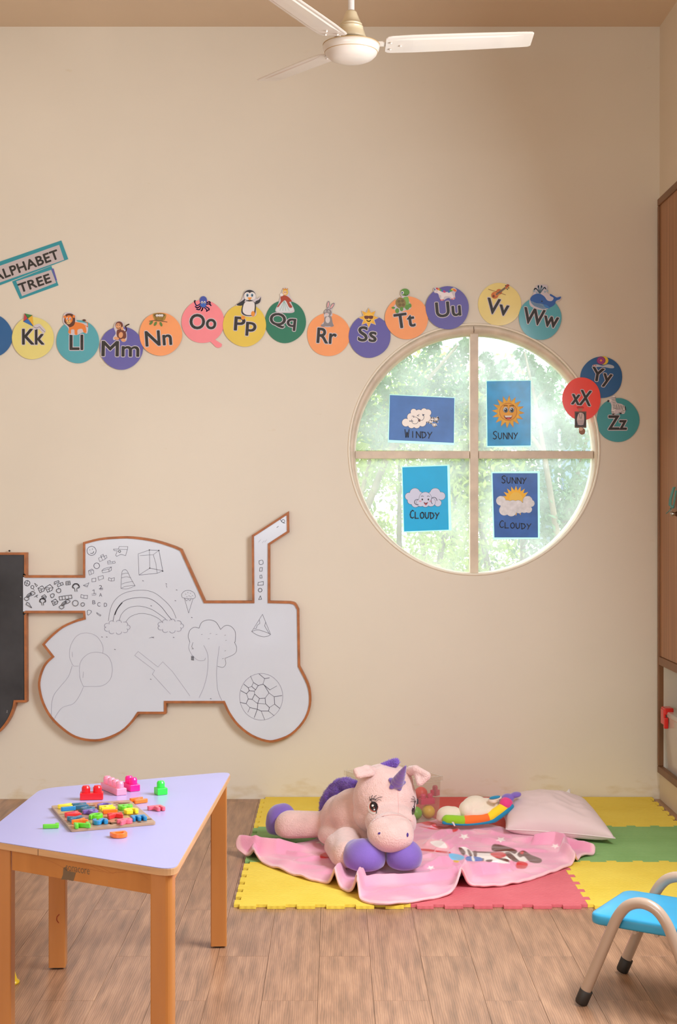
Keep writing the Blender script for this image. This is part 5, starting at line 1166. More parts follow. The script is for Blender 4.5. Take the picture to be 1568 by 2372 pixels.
for ch, px, py, mt, cn, where, ra in (('N', 321, 1853.5, ORG_, 'orange', 'leaning off the far right corner of the board', .2), ('F', 362, 1872, PNK_, 'pink', 'lying on the table right of the board', .1), ('L', 118, 1912, GRN_, 'green', 'lying on the table left of the board', 2.9), ('D', 277, 1933, ORG_, 'orange', 'lying on the table in front of the board', .1)):
    z0 = TZ+.0006; c = PZ(px, py, z0+.006); o = letter_obj(ch, .033 if ch != 'L' else .018, .036, .011, -PI/2+ang0+ra, c, z0, mt)
    tag(o, '%s puzzle letter %s %s' % (cn, ch, where), 'letter', 'painted alphabet puzzle letters')

# ------------------------------------------------------------ building blocks
def block(lab, mt, px, py, nx, ny, ang, u=.030, parent_kind='things', zb_=TZ+.0005, h=.0195, sr=None, world=None, grp='building blocks on the table'):
    c = world or PZ(px, py, zb_); c = Vector((c[0], c[1], zb_)); ca, sa = math.cos(ang), math.sin(ang)
    root = thing('building_block', (c.x, c.y, zb_), lab, 'toy block', grp)
    mb = MB(); mb.box((c.x, c.y, zb_+h/2), (u*nx, u*ny, h), ang); mb.build('brick_body', mt, root, bevel=.0015)
    r = sr or u*.38
    for i in range(nx):
        for j in range(ny):
            x, y = (i-(nx-1)/2)*u, (j-(ny-1)/2)*u
            MB().lathe([(r*.98, 0), (r, .002), (r, .014), (r*.72, .020), (0, .020)], (c.x+x*ca-y*sa, c.y+x*sa+y*ca, zb_+h-.0008), n=16, smooth=False).build('stud', mt, root, bevel=.0008)
    return root
RB, LPB, MGB, GB = [M(n_, c, .35, coat=.2) for n_, c in (('red block plastic', (232, 20, 32)), ('light pink block plastic', (250, 150, 178)), ('magenta block plastic', (248, 20, 140)), ('bright green block plastic', (50, 236, 70)))]
def gp(px, py): return PZ(px, py, TZ)
block('red two stud toy block on the lilac table', RB, 0, 0, 2, 1, .12, .0325, world=(gp(182, 1856)+gp(238, 1852))/2+Vector((0, .017, 0)))
block('long light pink four stud toy block on the lilac table', LPB, 0, 0, 1, 4, .55, .031, world=(gp(270, 1847)+gp(234, 1826))/2+Vector((.012, .013, 0)))
block('magenta toy block with two studs behind the pink block', MGB, 0, 0, 1, 2, .55, .031, world=gp(305, 1832)+Vector((-.004, .016, 0)))
block('bright green single stud toy block at the right of the table', GB, 0, 0, 1, 1, .5, .031, world=gp(371, 1842)+Vector((0, .014, 0)))

# ------------------------------------------------------------ small chair
TUBE = M('beige grey painted tube', (182, 158, 138), .28, coat=.4); SEAT = M('sky blue plastic', (52, 164, 208), .35, coat=.1, vary=(8, .08)); RUB = M('black rubber', (44, 38, 33), .6)
chair = thing('chair', (.90, 3.85, 0), 'small kids chair with a blue plastic seat and beige tubular frame', 'chair')
bk = Vector((.851, -.525, 0)); sd = Vector((.525, .851, 0))
def fr_pts(org):
    P0 = [(0, .012), (.03, .083), (.06, .155), (.088, .222), (.108, .262), (.135, .291), (.172, .302), (.209, .291), (.236, .262), (.256, .222), (.284, .155), (.314, .083), (.344, .012)]
    pp = smooth_pts([(s, z, 0) for s, z in P0], 4, False); return [org+bk*p.x+Vector((0, 0, p.y)) for p in pp]
near, far = Vector((.672, 3.87, 0)), Vector((.838, 4.139, 0))
for org in (near, far):
    side = MB().tube(fr_pts(org), .0152, n=20).build('side_frame', TUBE, chair)
    for s, q in ((0, 1), (.344, -1)):
        d = (bk*.42*q+Vector((0, 0, 1))).normalized(); b0 = org+bk*s+Vector((0, 0, .0075))
        MB().lathe([(0, -.002), (.0165, -.002), (.0178, .003), (.0182, .038), (.0155, .040), (.0155, .03)], b0, d, n=24).build('rubber_foot', RUB, side)
# seat between the two loops
so = near+sd*.012; sw = (far-near).length-.024
sp_ = rounded([(-.0, 0), (.0, 1), (.30, 1), (.30, 0)], .0) if False else None
cn = []
base_ = near+bk*.055
outl = rounded([(-.045, .0), (-.045, 1), (.255, 1), (.255, 0)], 0) if False else [(-.040, -.0), (-.040, sw), (.27, sw), (.27, 0)]
outl = rounded(outl, .038, 7)
mb = MB(); n_ = len(outl)
layers = [(.219, .010), (.223, .002), (.2285, 0), (.243, .0), (.248, .003), (.250, .010)]
vs = []
for z, ins_ in layers:
    oo = offset_poly([(p.x, p.y) for p in outl], ins_)
    vs += [base_+sd*.012+bk*p.x+sd*p.y+Vector((0, 0, z-(.005 if p.x > .2 else 0)*(p.x-.2)/.07)) for p in oo]
fs = [(i*n_+j, i*n_+(j+1) % n_, (i+1)*n_+(j+1) % n_, (i+1)*n_+j) for i in range(len(layers)-1) for j in range(n_)]
fs += [tuple(reversed(range(n_))), tuple(range((len(layers)-1)*n_, len(layers)*n_))]
mb.add(vs, fs, 0, True); st = mb.build('seat', SEAT, chair, clean=True)
for q in (.14, .20):
    a_, b_ = near+bk*q+sd*.03, far+bk*q-sd*.03; MB().tube([a_+Vector((0, 0, .2125)), b_+Vector((0, 0, .2125))], .006, n=12).build('crossbar', TUBE, chair)
mb = MB()
pp = [near+sd*.04+bk*.27+Vector((0, 0, .23)), near+sd*.04+bk*.32+Vector((0, 0, .34)), near+sd*.04+bk*.345+Vector((0, 0, .45)), near+sd*.07+bk*.35+Vector((0, 0, .49)), far-sd*.07+bk*.35+Vector((0, 0, .49)), far-sd*.04+bk*.345+Vector((0, 0, .45)), far-sd*.04+bk*.32+Vector((0, 0, .34)), far-sd*.04+bk*.27+Vector((0, 0, .23))]
MB().tube(smooth_pts(pp, 5, False), .011, n=14).build('back_frame', TUBE, chair)
bp3 = [near+sd*.035+bk*.325, far-sd*.035+bk*.325]
MB().add([bp3[0]+Vector((0,0,.36)), bp3[1]+Vector((0,0,.36)), bp3[1]+bk*.02+Vector((0,0,.46)), bp3[0]+bk*.02+Vector((0,0,.46)), bp3[0]-bk*.012+Vector((0,0,.36)), bp3[1]-bk*.012+Vector((0,0,.36)), bp3[1]+bk*.008+Vector((0,0,.46)), bp3[0]+bk*.008+Vector((0,0,.46))], [(0,1,2,3),(7,6,5,4),(0,4,5,1),(1,5,6,2),(2,6,7,3),(3,7,4,0)]).build('backrest', SEAT, chair, bevel=.004)
# yellow toy hiding behind the front left table leg
YT = M('yellow toy plastic', (248, 212, 40), .35, coat=.3)
yc = PZ(24, 2277, 0); yt = thing('toy_cone', (yc.x, yc.y, 0), 'yellow plastic toy cone peeking out behind the left table leg', 'toy')
MB().lathe([(0, .0005), (.026, .0005), (.026, .006), (.02, .009), (.008, .05), (0, .052)], (yc.x, yc.y, 0), n=24).build('cone', YT, yt)
# ------------------------------------------------------------ pink blanket
def in_poly(px, py, poly):
    ins = np.zeros(len(px), bool); k_ = len(poly)
    for i in range(k_):
        x1, y1 = poly[i]; x2, y2 = poly[(i+1) % k_]
        c = ((y1 > py) != (y2 > py)) & (px < (x2-x1)*(py-y1)/((y2-y1) or 1e-9)+x1); ins ^= c
    return ins
ZB = TH+.010
bl_px = [(547, 1972), (574, 1981), (596, 1990), (618, 2001), (650, 2013), (690, 2027), (720, 2036), (760, 2044), (790, 2056), (806, 2064), (824, 2068), (836, 2082), (866, 2091), (900, 2095), (935, 2090), (985, 2082), (1030, 2073), (1062, 2063), (1080, 2052), (1100, 2050), (1125, 2052), (1170, 2048), (1220, 2038), (1262, 2024), (1300, 2011), (1326, 2000), (1340, 1990), (1352, 1982), (1378, 1975), (1372, 1962), (1345, 1950), (1322, 1940), (1285, 1934), (1240, 1925), (1180, 1921), (1120, 1905), (1060, 1897), (1000, 1901), (940, 1912), (880, 1918), (820, 1915), (760, 1930), (720, 1945), (680, 1953), (640, 1958), (600, 1958), (572, 1962), (552, 1966)]
bp_ = [PZ(a, b, ZB) for a, b in bl_px]; bs = smooth_pts(bp_, 8); Lc = [0]
for i in range(len(bs)): Lc.append(Lc[-1]+(bs[(i+1) % len(bs)]-bs[i]).length)
NB, NR = 1100, 210; bx_ = np.array([(p.x, p.y) for p in bs]+[(bs[0].x, bs[0].y)]); tt = np.linspace(0, Lc[-1], NB, endpoint=False)
bd = np.stack([np.interp(tt, Lc, bx_[:, 0]), np.interp(tt, Lc, bx_[:, 1])], 1); cc = PZ(970, 1985, ZB); c2 = np.array((cc.x, cc.y))
rr_ = np.linspace(0, 1, NR+1)[1:]**.85
XY = c2+(bd[None]-c2)*rr_[:, None, None]; XY = XY.reshape(-1, 2); XY = np.vstack([c2, XY])
RID = [ # folds: photo-space line on the floor plane, height, half width (m)
 ([(556, 1968), (585, 1972), (640, 1976), (700, 1968), (735, 1952), (770, 1946)], .056, .026),
 ([(590, 1990), (586, 1978), (600, 1966)], .030, .014),
 ([(620, 1992), (660, 2002), (700, 2010), (750, 2014)], .014, .024),
 ([(640, 1974), (690, 1982), (740, 1982)], .016, .014), ([(690, 1995), (730, 1992), (770, 1990)], .018, .014),
 ([(772, 2058), (778, 2042), (790, 2024)], .054, .017),
 ([(826, 2074), (829, 2058), (840, 2044)], .060, .014),
 ([(832, 2052), (870, 2046), (930, 2044), (990, 2040), (1040, 2030), (1070, 2018)], .030, .020),
 ([(1067, 2066), (1070, 2048), (1080, 2034)], .064, .019), ([(1078, 2036), (1110, 2026), (1150, 2024), (1180, 2014)], .044, .018),
 ([(1180, 2022), (1178, 2006), (1184, 1996)], .022, .010), ([(985, 2012), (1020, 2002), (1055, 2004), (1080, 2018)], .026, .015),
 ([(1000, 2020), (1040, 2022), (1070, 2030)], .016, .010),
 ([(988, 1962), (1004, 1946), (1030, 1932), (1060, 1926)], .026, .012), ([(1012, 1972), (1046, 1958), (1070, 1940), (1100, 1932)], .026, .013),
 ([(1040, 1984), (1056, 1968), (1080, 1962)], .018, .010), ([(1080, 1940), (1120, 1952), (1160, 1958), (1185, 1956)], .022, .014), ([(1100, 1925), (1140, 1936), (1180, 1942)], .018, .012),
 ([(985, 1925), (1010, 1915), (1050, 1912)], .014, .010), ([(960, 1990), (1000, 1984), (1040, 1996)], .014, .012),
 ([(1190, 1948), (1230, 1952), (1275, 1956), (1300, 1960)], .028, .015), ([(1150, 1972), (1200, 1972), (1260, 1974)], .012, .012),
 ([(1240, 1956), (1288, 1956), (1308, 1964), (1306, 1976), (1322, 1988), (1334, 1998)], .044, .014), ([(1310, 1962), (1340, 1966), (1374, 1972)], .032, .012),
 ([(1120, 2000), (1170, 2004), (1230, 2002)], .010, .012), ([(880, 2066), (960, 2062), (1030, 2052)], .010, .014)]
z = np.zeros(len(XY))
for pts, h, w in RID:
    q = [PZ(a, b, ZB) for a, b in pts]; best = np.full(len(XY), 1e9); tpos = np.zeros(len(XY)); k_ = len(q)-1
    for i in range(k_):
        a = np.array((q[i].x, q[i].y)); b = np.array((q[i+1].x, q[i+1].y)); ab = b-a; t = np.clip(((XY-a) @ ab)/(ab @ ab), 0, 1)
        d = np.linalg.norm(XY-(a+t[:, None]*ab), axis=1); m_ = d < best; best[m_] = d[m_]; tpos[m_] = (i+t[m_])/k_
    tap = np.clip((1-np.abs(tpos-.45)*1.2), .45, 1) if h < .03 else np.clip(1.2-np.abs(tpos-.4)*.7, .6, 1)
    z = np.maximum(z, h*tap*np.exp(-(best/w)**2))+.25*np.minimum(z, h*np.exp(-(best/w)**2))
from mathutils import noise as mn
wr = np.array([mn.noise(Vector((x*7, y*11, 0)))*.010+mn.noise(Vector((x*18, y*24, 3)))*.005+.5*mn.noise(Vector((x*3, y*5, 9)))*.008 for x, y in XY[::1]])
uc = np.array([(PZ(845, 1990, ZB).x, PZ(845, 1990, ZB).y)]); under = np.exp(-(((XY[:, 0]-uc[0, 0])/.17)**2+((XY[:, 1]-(uc[0, 1]+.14))/.22)**2)**2)
under2 = np.exp(-(((XY[:, 0]-.02)/.24)**2+((XY[:, 1]-5.62)/.17)**2)**2)
z = (z+np.clip(wr, -.002, 1)+.003)*(1-.9*np.maximum(under, under2))
pil = np.exp(-(((XY[:, 0]-.95)/.24)**2+((XY[:, 1]-6.02)/.26)**2)**4); z *= (1-pil)
rim_ = np.concatenate([[0], np.repeat(rr_, NB)]); lip = np.clip((rim_-.985)/.015, 0, 1); zz = ZB+z-lip*.003
Yv = XY[:, 1]; pxv = CX+XY[:, 0]*FL/Yv; pyv = CY+(CH-zz)*FL/Yv
colr = np.tile(np.array(rgb((236, 158, 186))[:3]), (len(XY), 1)); mott = np.array([mn.noise(Vector((x*9, y*9, 5))) for x, y in XY]); 
colr = colr*(1+mott[:, None]*.10); lightp = np.array(rgb((250, 196, 206))[:3]); t_ = np.clip(mott*1.4+.05, 0, .6)[:, None]; colr = colr*(1-t_)+lightp*t_
eg = np.clip((rim_-.968)/.015, 0, 1)[:, None]*.85; colr = colr*(1-eg)+np.array(rgb((244, 196, 200))[:3])*eg
wht, bro, red_, blu_, yel_ = [np.array(rgb(c)[:3]) for c in ((250, 240, 232), (100, 44, 26), (214, 10, 20), (44, 100, 190), (220, 180, 60))]; cyan_ = np.array(rgb((112, 186, 226))[:3])
def blot(poly, c, soft=True):
    global colr
    if soft: poly = [(v.x, v.y) for v in smooth_pts([(a, b) for a, b in poly], 4)]
    w_ = np.zeros(len(pxv))
    near_ = (pxv > min(p[0] for p in poly)-3) & (pxv < max(p[0] for p in poly)+3) & (pyv > min(p[1] for p in poly)-3) & (pyv < max(p[1] for p in poly)+3)
    for dx in (-.9, 0, .9):
        for dy in (-.7, 0, .7): w_[near_] += in_poly(pxv[near_]+dx, pyv[near_]+dy, poly)/9
    colr = colr*(1-w_[:, None])+np.array(c)*w_[:, None]
def star_px(cx, cy, r): return [(cx+(r if i % 2 == 0 else r*.5)*math.cos(PI*i/5-.9), cy+.55*(r if i % 2 == 0 else r*.5)*math.sin(PI*i/5-.9)) for i in range(10)]
for cx_, cy_, r_ in ((748, 1950, 18), (1012, 1952, 20), (998, 2010, 10), (1286, 1960, 11), (1160, 1945, 12), (1075, 1938, 13)): blot(star_px(cx_, cy_, r_), wht)
blot([(966, 1948), (1000, 1944), (1030, 1950), (1040, 1968), (1000, 1976), (975, 1966)], np.array(rgb((246, 178, 186))[:3])); blot([(996, 1950), (1024, 1948), (1036, 1964), (1012, 1962)], wht)
for p in ([(962, 1908), (975, 1900), (1000, 1904), (1012, 1910), (990, 1912), (976, 1907)], [(1000, 1912), (1030, 1915), (1046, 1912), (1062, 1920), (1050, 1928), (1044, 1918), (1020, 1921)], [(968, 1913), (1000, 1918), (1020, 1922), (1000, 1921)], [(975, 1966), (1004, 1968), (1003, 1973), (976, 1970)], [(1010, 1970), (1040, 1973), (1042, 1977), (1012, 1974)]): blot(p, red_)
blot([(1064, 1965), (1078, 1962), (1100, 1974), (1150, 1975), (1180, 1970), (1222, 1985), (1216, 1996), (1180, 1992), (1176, 2000), (1110, 1992), (1084, 1982)], wht)
for p in ([(1062, 1964), (1070, 1964), (1078, 1974), (1074, 1982), (1066, 1974)], [(1082, 1968), (1088, 1970), (1094, 1982), (1088, 1984)], [(1096, 1972), (1104, 1972), (1104, 1984), (1098, 1984)], [(1112, 1990), (1120, 1988), (1120, 1994), (1112, 1994)], [(1126, 1992), (1140, 1991), (1138, 1996), (1127, 1996)], [(1146, 1986), (1176, 1990), (1178, 1997), (1160, 1992)], [(1141, 1957), (1160, 1957), (1196, 1969), (1192, 1978), (1176, 1972), (1142, 1972)], [(1198, 1978), (1212, 1970), (1230, 1980), (1254, 1990), (1250, 1999), (1228, 1997), (1214, 1984), (1204, 1986)], [(1168, 1978), (1180, 1974), (1196, 1988), (1204, 1996), (1190, 1995)], [(1098, 1972), (1150, 1974), (1150, 1977), (1100, 1975)]): blot(p, bro)
blot([(1136, 1976), (1164, 1974), (1172, 1982), (1158, 1988), (1142, 1984)], red_); blot([(1205, 1974), (1212, 1972), (1212, 1978), (1206, 1978)], red_); blot([(1200, 1995), (1222, 2000), (1216, 2012), (1196, 2010)], red_)
blot([(1040, 1977), (1066, 1980), (1076, 1986), (1068, 1992), (1046, 1991)], cyan_); blot([(1050, 1993), (1064, 1994), (1060, 1998), (1052, 1997)], yel_); blot([(1082, 1984), (1112, 1986), (1116, 1994), (1082, 1994)], blu_); blot([(1092, 1984), (1096, 1984), (1100, 1994), (1094, 1994)], wht)
blot([(742, 1980), (758, 1974), (764, 1986), (744, 1988)], red_)
faces = [(0, 1+i, 1+(i+1) % NB) for i in range(NB)]
a_ = np.arange(NB); b_ = (a_+1) % NB
for r in range(NR-1): s0, s1 = 1+r*NB, 1+(r+1)*NB; faces += np.stack([s0+a_, s1+a_, s1+b_, s0+b_], 1).tolist()
borg = Vector((cc.x, cc.y, TH)); V3 = np.column_stack([XY, zz])-np.array(borg)
me = bpy.data.meshes.new('blanket'); me.from_pydata(V3.tolist(), [], [tuple(f) for f in faces]); me.update()
ca = me.color_attributes.new('print', 'FLOAT_COLOR', 'POINT'); ca.data.foreach_set('color', np.column_stack([np.clip(colr, 0, 1), np.ones(len(colr))]).ravel())
BLM = M('pink fleece', (246, 160, 190), .85, sheen=.5, bump=(260, .35, .003)); nt = BLM.node_tree; at = nt.nodes.new('ShaderNodeVertexColor'); at.layer_name = 'print'; nt.links.new(at.outputs[0], nt.nodes['Principled BSDF'].inputs['Base Color'])
me.materials.append(BLM); me.polygons.foreach_set('use_smooth', [True]*len(me.polygons))
blanket = bpy.data.objects.new('blanket', me); COL.objects.link(blanket); blanket.location = borg; LOC[blanket] = borg
so_ = blanket.modifiers.new('thick', 'SOLIDIFY'); so_.thickness = .0075; so_.offset = -1
tag(blanket, 'crumpled pink fleece blanket with star prints spread on the foam mat', 'blanket')

# ------------------------------------------------------------ plush unicorn
FUR = M('pale pink fleece fur', (242, 202, 194), .9, sheen=.6, vary=(26, .07), bump=(190, 1.0, .004)); VEL = M('violet velour', (132, 102, 196), .8, sheen=.6, vary=(12, .1), bump=(240, .3, .002)); MAN = M('violet long pile', (150, 100, 226), .75, sheen=.6, vary=(30, .22)); INN = M('pink ear velour', (244, 180, 184), .85, sheen=.5, bump=(220, .4, .002))
EYK = M('eye black', (24, 14, 16), .4); EYR = M('eye reddish rim', (190, 84, 66), .5); EYW = M('eye pale velour', (226, 212, 204), .7); STR = M('embroidery white', (250, 248, 244), .5); LSH = M('lash thread black', (52, 46, 52), .7); VTH = M('violet thread', (76, 52, 130), .7); SEAM = M('seam line shade', (224, 168, 162), .9)
uo = P(830, 1990, 5.5); uni = thing('plush_unicorn', (uo.x, 5.5, ZB), 'large pale pink plush unicorn with violet hooves, horn and mane lying on the pink blanket', 'soft toy')
kf = lambda Y: Y/FL
def E(px, py, Y, rx, rz, ry, rot=None): c = P(px, py, Y); return ('e', tuple(c), (rx, ry, rz))+((rot,) if rot else ())
head_el = [E(891, 1852, 5.46, .124, .128, .122), E(893, 1815, 5.50, .110, .078, .105), E(888, 1885, 5.46, .118, .085, .11), E(905, 1905, 5.34, .098, .072, .10)]
snout_el = [E(905, 1937, 5.165, .085, .058, .075), E(886, 1929, 5.18, .058, .058, .06), E(926, 1931, 5.18, .052, .056, .06), E(906, 1918, 5.24, .080, .056, .08), E(906, 1912, 5.32, .082, .062, .09)]
def floor_clamp(zmin):
    def f(co):
        co = co.copy(); m_ = co[:, 2] < zmin+.03; d = zmin+.03-co[m_, 2]; co[m_, 2] = np.maximum(zmin, zmin+.03-d*.55) ; co[:, 2] = np.maximum(co[:, 2], zmin); return co
    return f
body_el = [E(802, 1895, 5.66, .105, .100, .15), E(825, 1884, 5.58, .11, .100, .12), E(785, 1908, 5.80, .098, .085, .13), E(850, 1900, 5.56, .12, .11, .11), E(765, 1918, 5.84, .07, .07, .09), E(800, 1935, 5.60, .11, .07, .12), E(830, 1945, 5.50, .10, .07, .1)]
zf = ZB+.004
def PF(px, py, z): return PZ(px, py, z)
rl = [('c', tuple(PZ(752, 1913, .082)), tuple(PZ(672, 1914, .082)), .058, .064)]
fl1 = [('c', tuple(P(802, 1952, 5.42)), tuple(P(806, 1983, 5.22)), .060, .060), ('c', tuple(P(784, 1962, 5.42)), tuple(P(800, 1984, 5.24)), .056, .056)]
fl2 = [('c', tuple(P(900, 1945, 5.48)), tuple(P(930, 1975, 5.32)), .06, .06)]
body, bb_ = blob('body', body_el+rl+fl1+fl2, .0055, FUR, uni, smooth=10, keep=floor_clamp(zf))
head, hb = blob('head', head_el+snout_el, .005, FUR, uni, smooth=8)
tree = bvh_of([hb])
# hooves
def hoof(px, py, Y, rx, rz, ry, rot=None, extra=()):
    return blob('hoof', [E(px, py, Y, rx, rz, ry, rot)]+list(extra), .0055, VEL, uni, smooth=6, keep=floor_clamp(zf))
h1 = hoof(844, 1985, 5.17, .079, .067, .078, (0, 6, 0), [E(824, 1983, 5.19, .050, .062, .066)]); h2 = hoof(936, 1984, 5.18, .068, .064, .072, None, [E(948, 1986, 5.20, .048, .055, .06)])
rp_ = PZ(645, 1902, .085); h3 = blob('hoof', [('e', tuple(rp_+Vector((.004, 0, 0))), (.056, .066, .070)), ('e', tuple(rp_+Vector((.020, 0, .004))), (.054, .066, .069)), ('e', tuple(rp_+Vector((-.015, .0, -.01))), (.038, .055, .056))], .0055, VEL, uni, smooth=6, keep=floor_clamp(TH+.003))
# ears
def soft_slab(name, poly, Y, th, mat_, sm_=7, vox=.0045, tilt=0):
    mb = MB(); n_ = len(poly); pts = [P(a, b, Y)+Vector((0, tilt*(b-poly[0][1])*kf(Y), 0)) for a, b in poly]; mb.prism([p-Vector((0, th/2, 0)) for p in pts], (0, th, 0))
    return blob(name, [('m', mb)], vox, mat_, uni, smooth=sm_)
e1 = blob('ear', [('c', tuple(P(866, 1787, 5.47)), tuple(P(848, 1782, 5.42)), .020, .018), ('c', tuple(P(850, 1783, 5.42)), tuple(P(826, 1787, 5.38)), .018, .015), ('c', tuple(P(860, 1790, 5.40)), tuple(P(832, 1796, 5.36)), .015, .013), ('c', tuple(P(826, 1788, 5.38)), tuple(P(830, 1796, 5.36)), .014, .014)], .004, FUR, uni, smooth=8)
e2 = blob('ear', [('c', tuple(P(950, 1786, 5.48)), tuple(P(963, 1782, 5.44)), .020, .017), ('c', tuple(P(963, 1782, 5.44)), tuple(P(990, 1796, 5.40)), .016, .014), ('c', tuple(P(966, 1790, 5.44)), tuple(P(972, 1814, 5.40)), .015, .013), ('c', tuple(P(990, 1799, 5.40)), tuple(P(974, 1814, 5.40)), .013, .012), ('e', tuple(P(975, 1799, 5.43)), (.026, .010, .024))], .004, FUR, uni, smooth=8)
blob('inner_ear', [('e', tuple(P(976, 1804, 5.413)), (.016, .008, .017), (0, 35, 0)), ('e', tuple(P(970, 1812, 5.41)), (.010, .007, .012))], .003, INN, uni, smooth=4, label='darker pink lining of the drooping right ear')
# horn with a soft collar
hbp, htp = P(921, 1812, 5.365), P(940, 1774, 5.27); hv = htp-hbp; prof = []
for i in range(61):
    t = i/60; r = .0225*(1-t)**.75+.0015; prof.append((r*(1+.035*math.sin(t*2*PI*6)), t*hv.length))
mb = MB(); mb.lathe([(0, -.02), (.024, -.02)]+prof+[(0, hv.length)], hbp, hv, n=28); horn = mb.build('horn', VEL, uni)
tr2 = tree; col_ = MB(); pts = []
for i in range(40):
    a = 2*PI*i/40; r = (18 if True else 0)*(1+.22*math.cos(5*a+.5)); q = hit(tr2, 918+r*.95*math.cos(a), 1815+r*.85*math.sin(a), .004)
    q2 = hit(tr2, 918+r*.45*math.cos(a), 1815+r*.45*math.sin(a), .010); pts.append((q, q2))
if all(p[0] and p[1] for p in pts):
    col_.add([p[0]-Vector((0, -.006, 0)) for p in pts]+[p[0] for p in pts]+[p[1] for p in pts], [(i, (i+1) % 40, (i+1) % 40+40, i+40) for i in range(40)]+[(i+40, (i+1) % 40+40, (i+1) % 40+80, i+80) for i in range(40)]+[tuple(80+i for i in range(40))], 0, True)
    col_.build('collar', VEL, horn)
# face
eye1 = sewn(tree, [('e', 864.5, 1871, 12.5, 15.5, -12, 0), ('e', 866, 1869, 10.2, 12.8, -14, 1), ('e', 866.6, 1868, 8.8, 11.8, -14, 2), ('e', 864, 1866, 2.6, 2.8, 0, 3), ('e', 868, 1877, 1.7, 1.8, 0, 3), ('l', [(858, 1853), (866, 1860), (872, 1872), (873, 1886)], 1.7, 4), ('l', [(857, 1853), (863, 1850), (872, 1852)], 1.8, 4), ('l', [(860, 1855), (857, 1848), (858, 1845)], 1.1, 4), ('l', [(863, 1854), (862, 1846), (864, 1842)], 1.2, 4), ('l', [(866, 1854), (868, 1846), (873, 1843)], 1.2, 4), ('l', [(869, 1855), (876, 1848), (886, 1846)], 1.0, 4), ('l', [(871, 1857), (878, 1852), (884, 1854)], .9, 4)], .0012)
eye1.build('eye', [EYW, EYR, EYK, STR, LSH], head)
eye2 = sewn(tree, [('e', 956.5, 1878, 4.2, 12, 8, 0), ('e', 957, 1877, 3.4, 10.8, 8, 2), ('e', 956, 1870, 1, 1.8, 0, 3), ('l', [(961, 1856), (959, 1864), (956, 1876)], 1.3, 4), ('l', [(961, 1858), (957, 1852), (951, 1850)], 1.1, 4), ('l', [(960, 1860), (955, 1856), (950, 1856)], 1.0, 4), ('l', [(961, 1857), (958, 1848), (954, 1844)], 1.0, 4)], .0012)
eye2.build('eye', [EYW, EYR, EYK, STR, LSH], head)
sewn(tree, [('e', 878.5, 1930.5, 3.2, 2.4, -25, 0)], .0012).build('nostril', [VTH], head); sewn(tree, [('e', 943.5, 1934, 2.4, 5, 0, 0)], .0012).build('nostril', [VTH], head)
sewn(tree, [('l', [(921, 1832), (922, 1850), (923, 1870), (922, 1889)], .9, 0)], .0006).build('seam', [SEAM], head)
sewn(tree, [('l', [(862, 1905), (880, 1893), (905, 1888), (930, 1890), (955, 1903)], 1.2, 0)], .0004).build('seam', [SEAM], head)
# manes: tapering strands
def pile(base, bv, n, length, lean, name, width=.0021):
    """soft pile: fine tapering tufts combed over the surface of a mane"""
    me_ = base.data; co_ = bv[0]; nv = len(co_); nr = np.empty(nv*3); me_.vertices.foreach_get('normal', nr); nr = nr.reshape(-1, 3)
    vs = []; fs = []; lean = Vector(lean)
    for k_ in rng.randint(0, nv, n):
        p = Vector(co_[k_])+Vector(rng.normal(0, .002, 3)); nn = Vector(nr[k_]); d = (nn*.55+lean+Vector(rng.normal(0, .16, 3))).normalized(); L_ = length*rng.uniform(.65, 1.1)
        s = d.orthogonal().normalized(); s = (Quaternion(d, rng.uniform(0, 6.28)) @ s)*width*.5; s2 = d.cross(s); p = p-d*.004
        m_ = p+d*L_*.6; e = m_+(d+lean*.5+Vector(rng.normal(0, .12, 3))).normalized()*L_*.45; q = len(vs)
        vs += [p+s, p-s*.5+s2, p-s*.5-s2, m_+s*.75, m_-s*.38+s2*.75, m_-s*.38-s2*.75, e]
        fs += [(q, q+1, q+4, q+3), (q+1, q+2, q+5, q+4), (q+2, q, q+3, q+5), (q+3, q+4, q+6), (q+4, q+5, q+6), (q+5, q+3, q+6)]
    mb = MB(); mb.add(vs, fs, 0, True); o = mb.build(name, MAN, base); o['kind'] = 'stuff'; return o
cr = [(750, 1878, 5.86), (756, 1860, 5.84), (766, 1842, 5.80), (777, 1828, 5.76), (789, 1819, 5.72), (804, 1817, 5.68), (820, 1824, 5.62)]
mn_o, mn_b = blob('mane', [('c', tuple(P(*cr[i])), tuple(P(*cr[i+1])), .017 if i else .011, .020) for i in range(len(cr)-1)]+[('c', tuple(P(768, 1850, 5.76)), tuple(P(794, 1836, 5.7)), .028, .030), ('c', tuple(P(758, 1870, 5.8)), tuple(P(770, 1850, 5.74)), .022, .026)], .005, MAN, uni, smooth=5)
pile(mn_o, mn_b, 17000, .017, (-.35, -.05, .35), 'mane_pile')
fo_o, fo_b = blob('forelock', [('c', tuple(P(886, 1779, 5.50)), tuple(P(906, 1773, 5.48)), .010, .014), ('c', tuple(P(906, 1773, 5.48)), tuple(P(916, 1766, 5.46)), .013, .008)], .004, MAN, uni, smooth=4)
pile(fo_o, fo_b, 3600, .015, (.35, -.05, .45), 'forelock_pile')

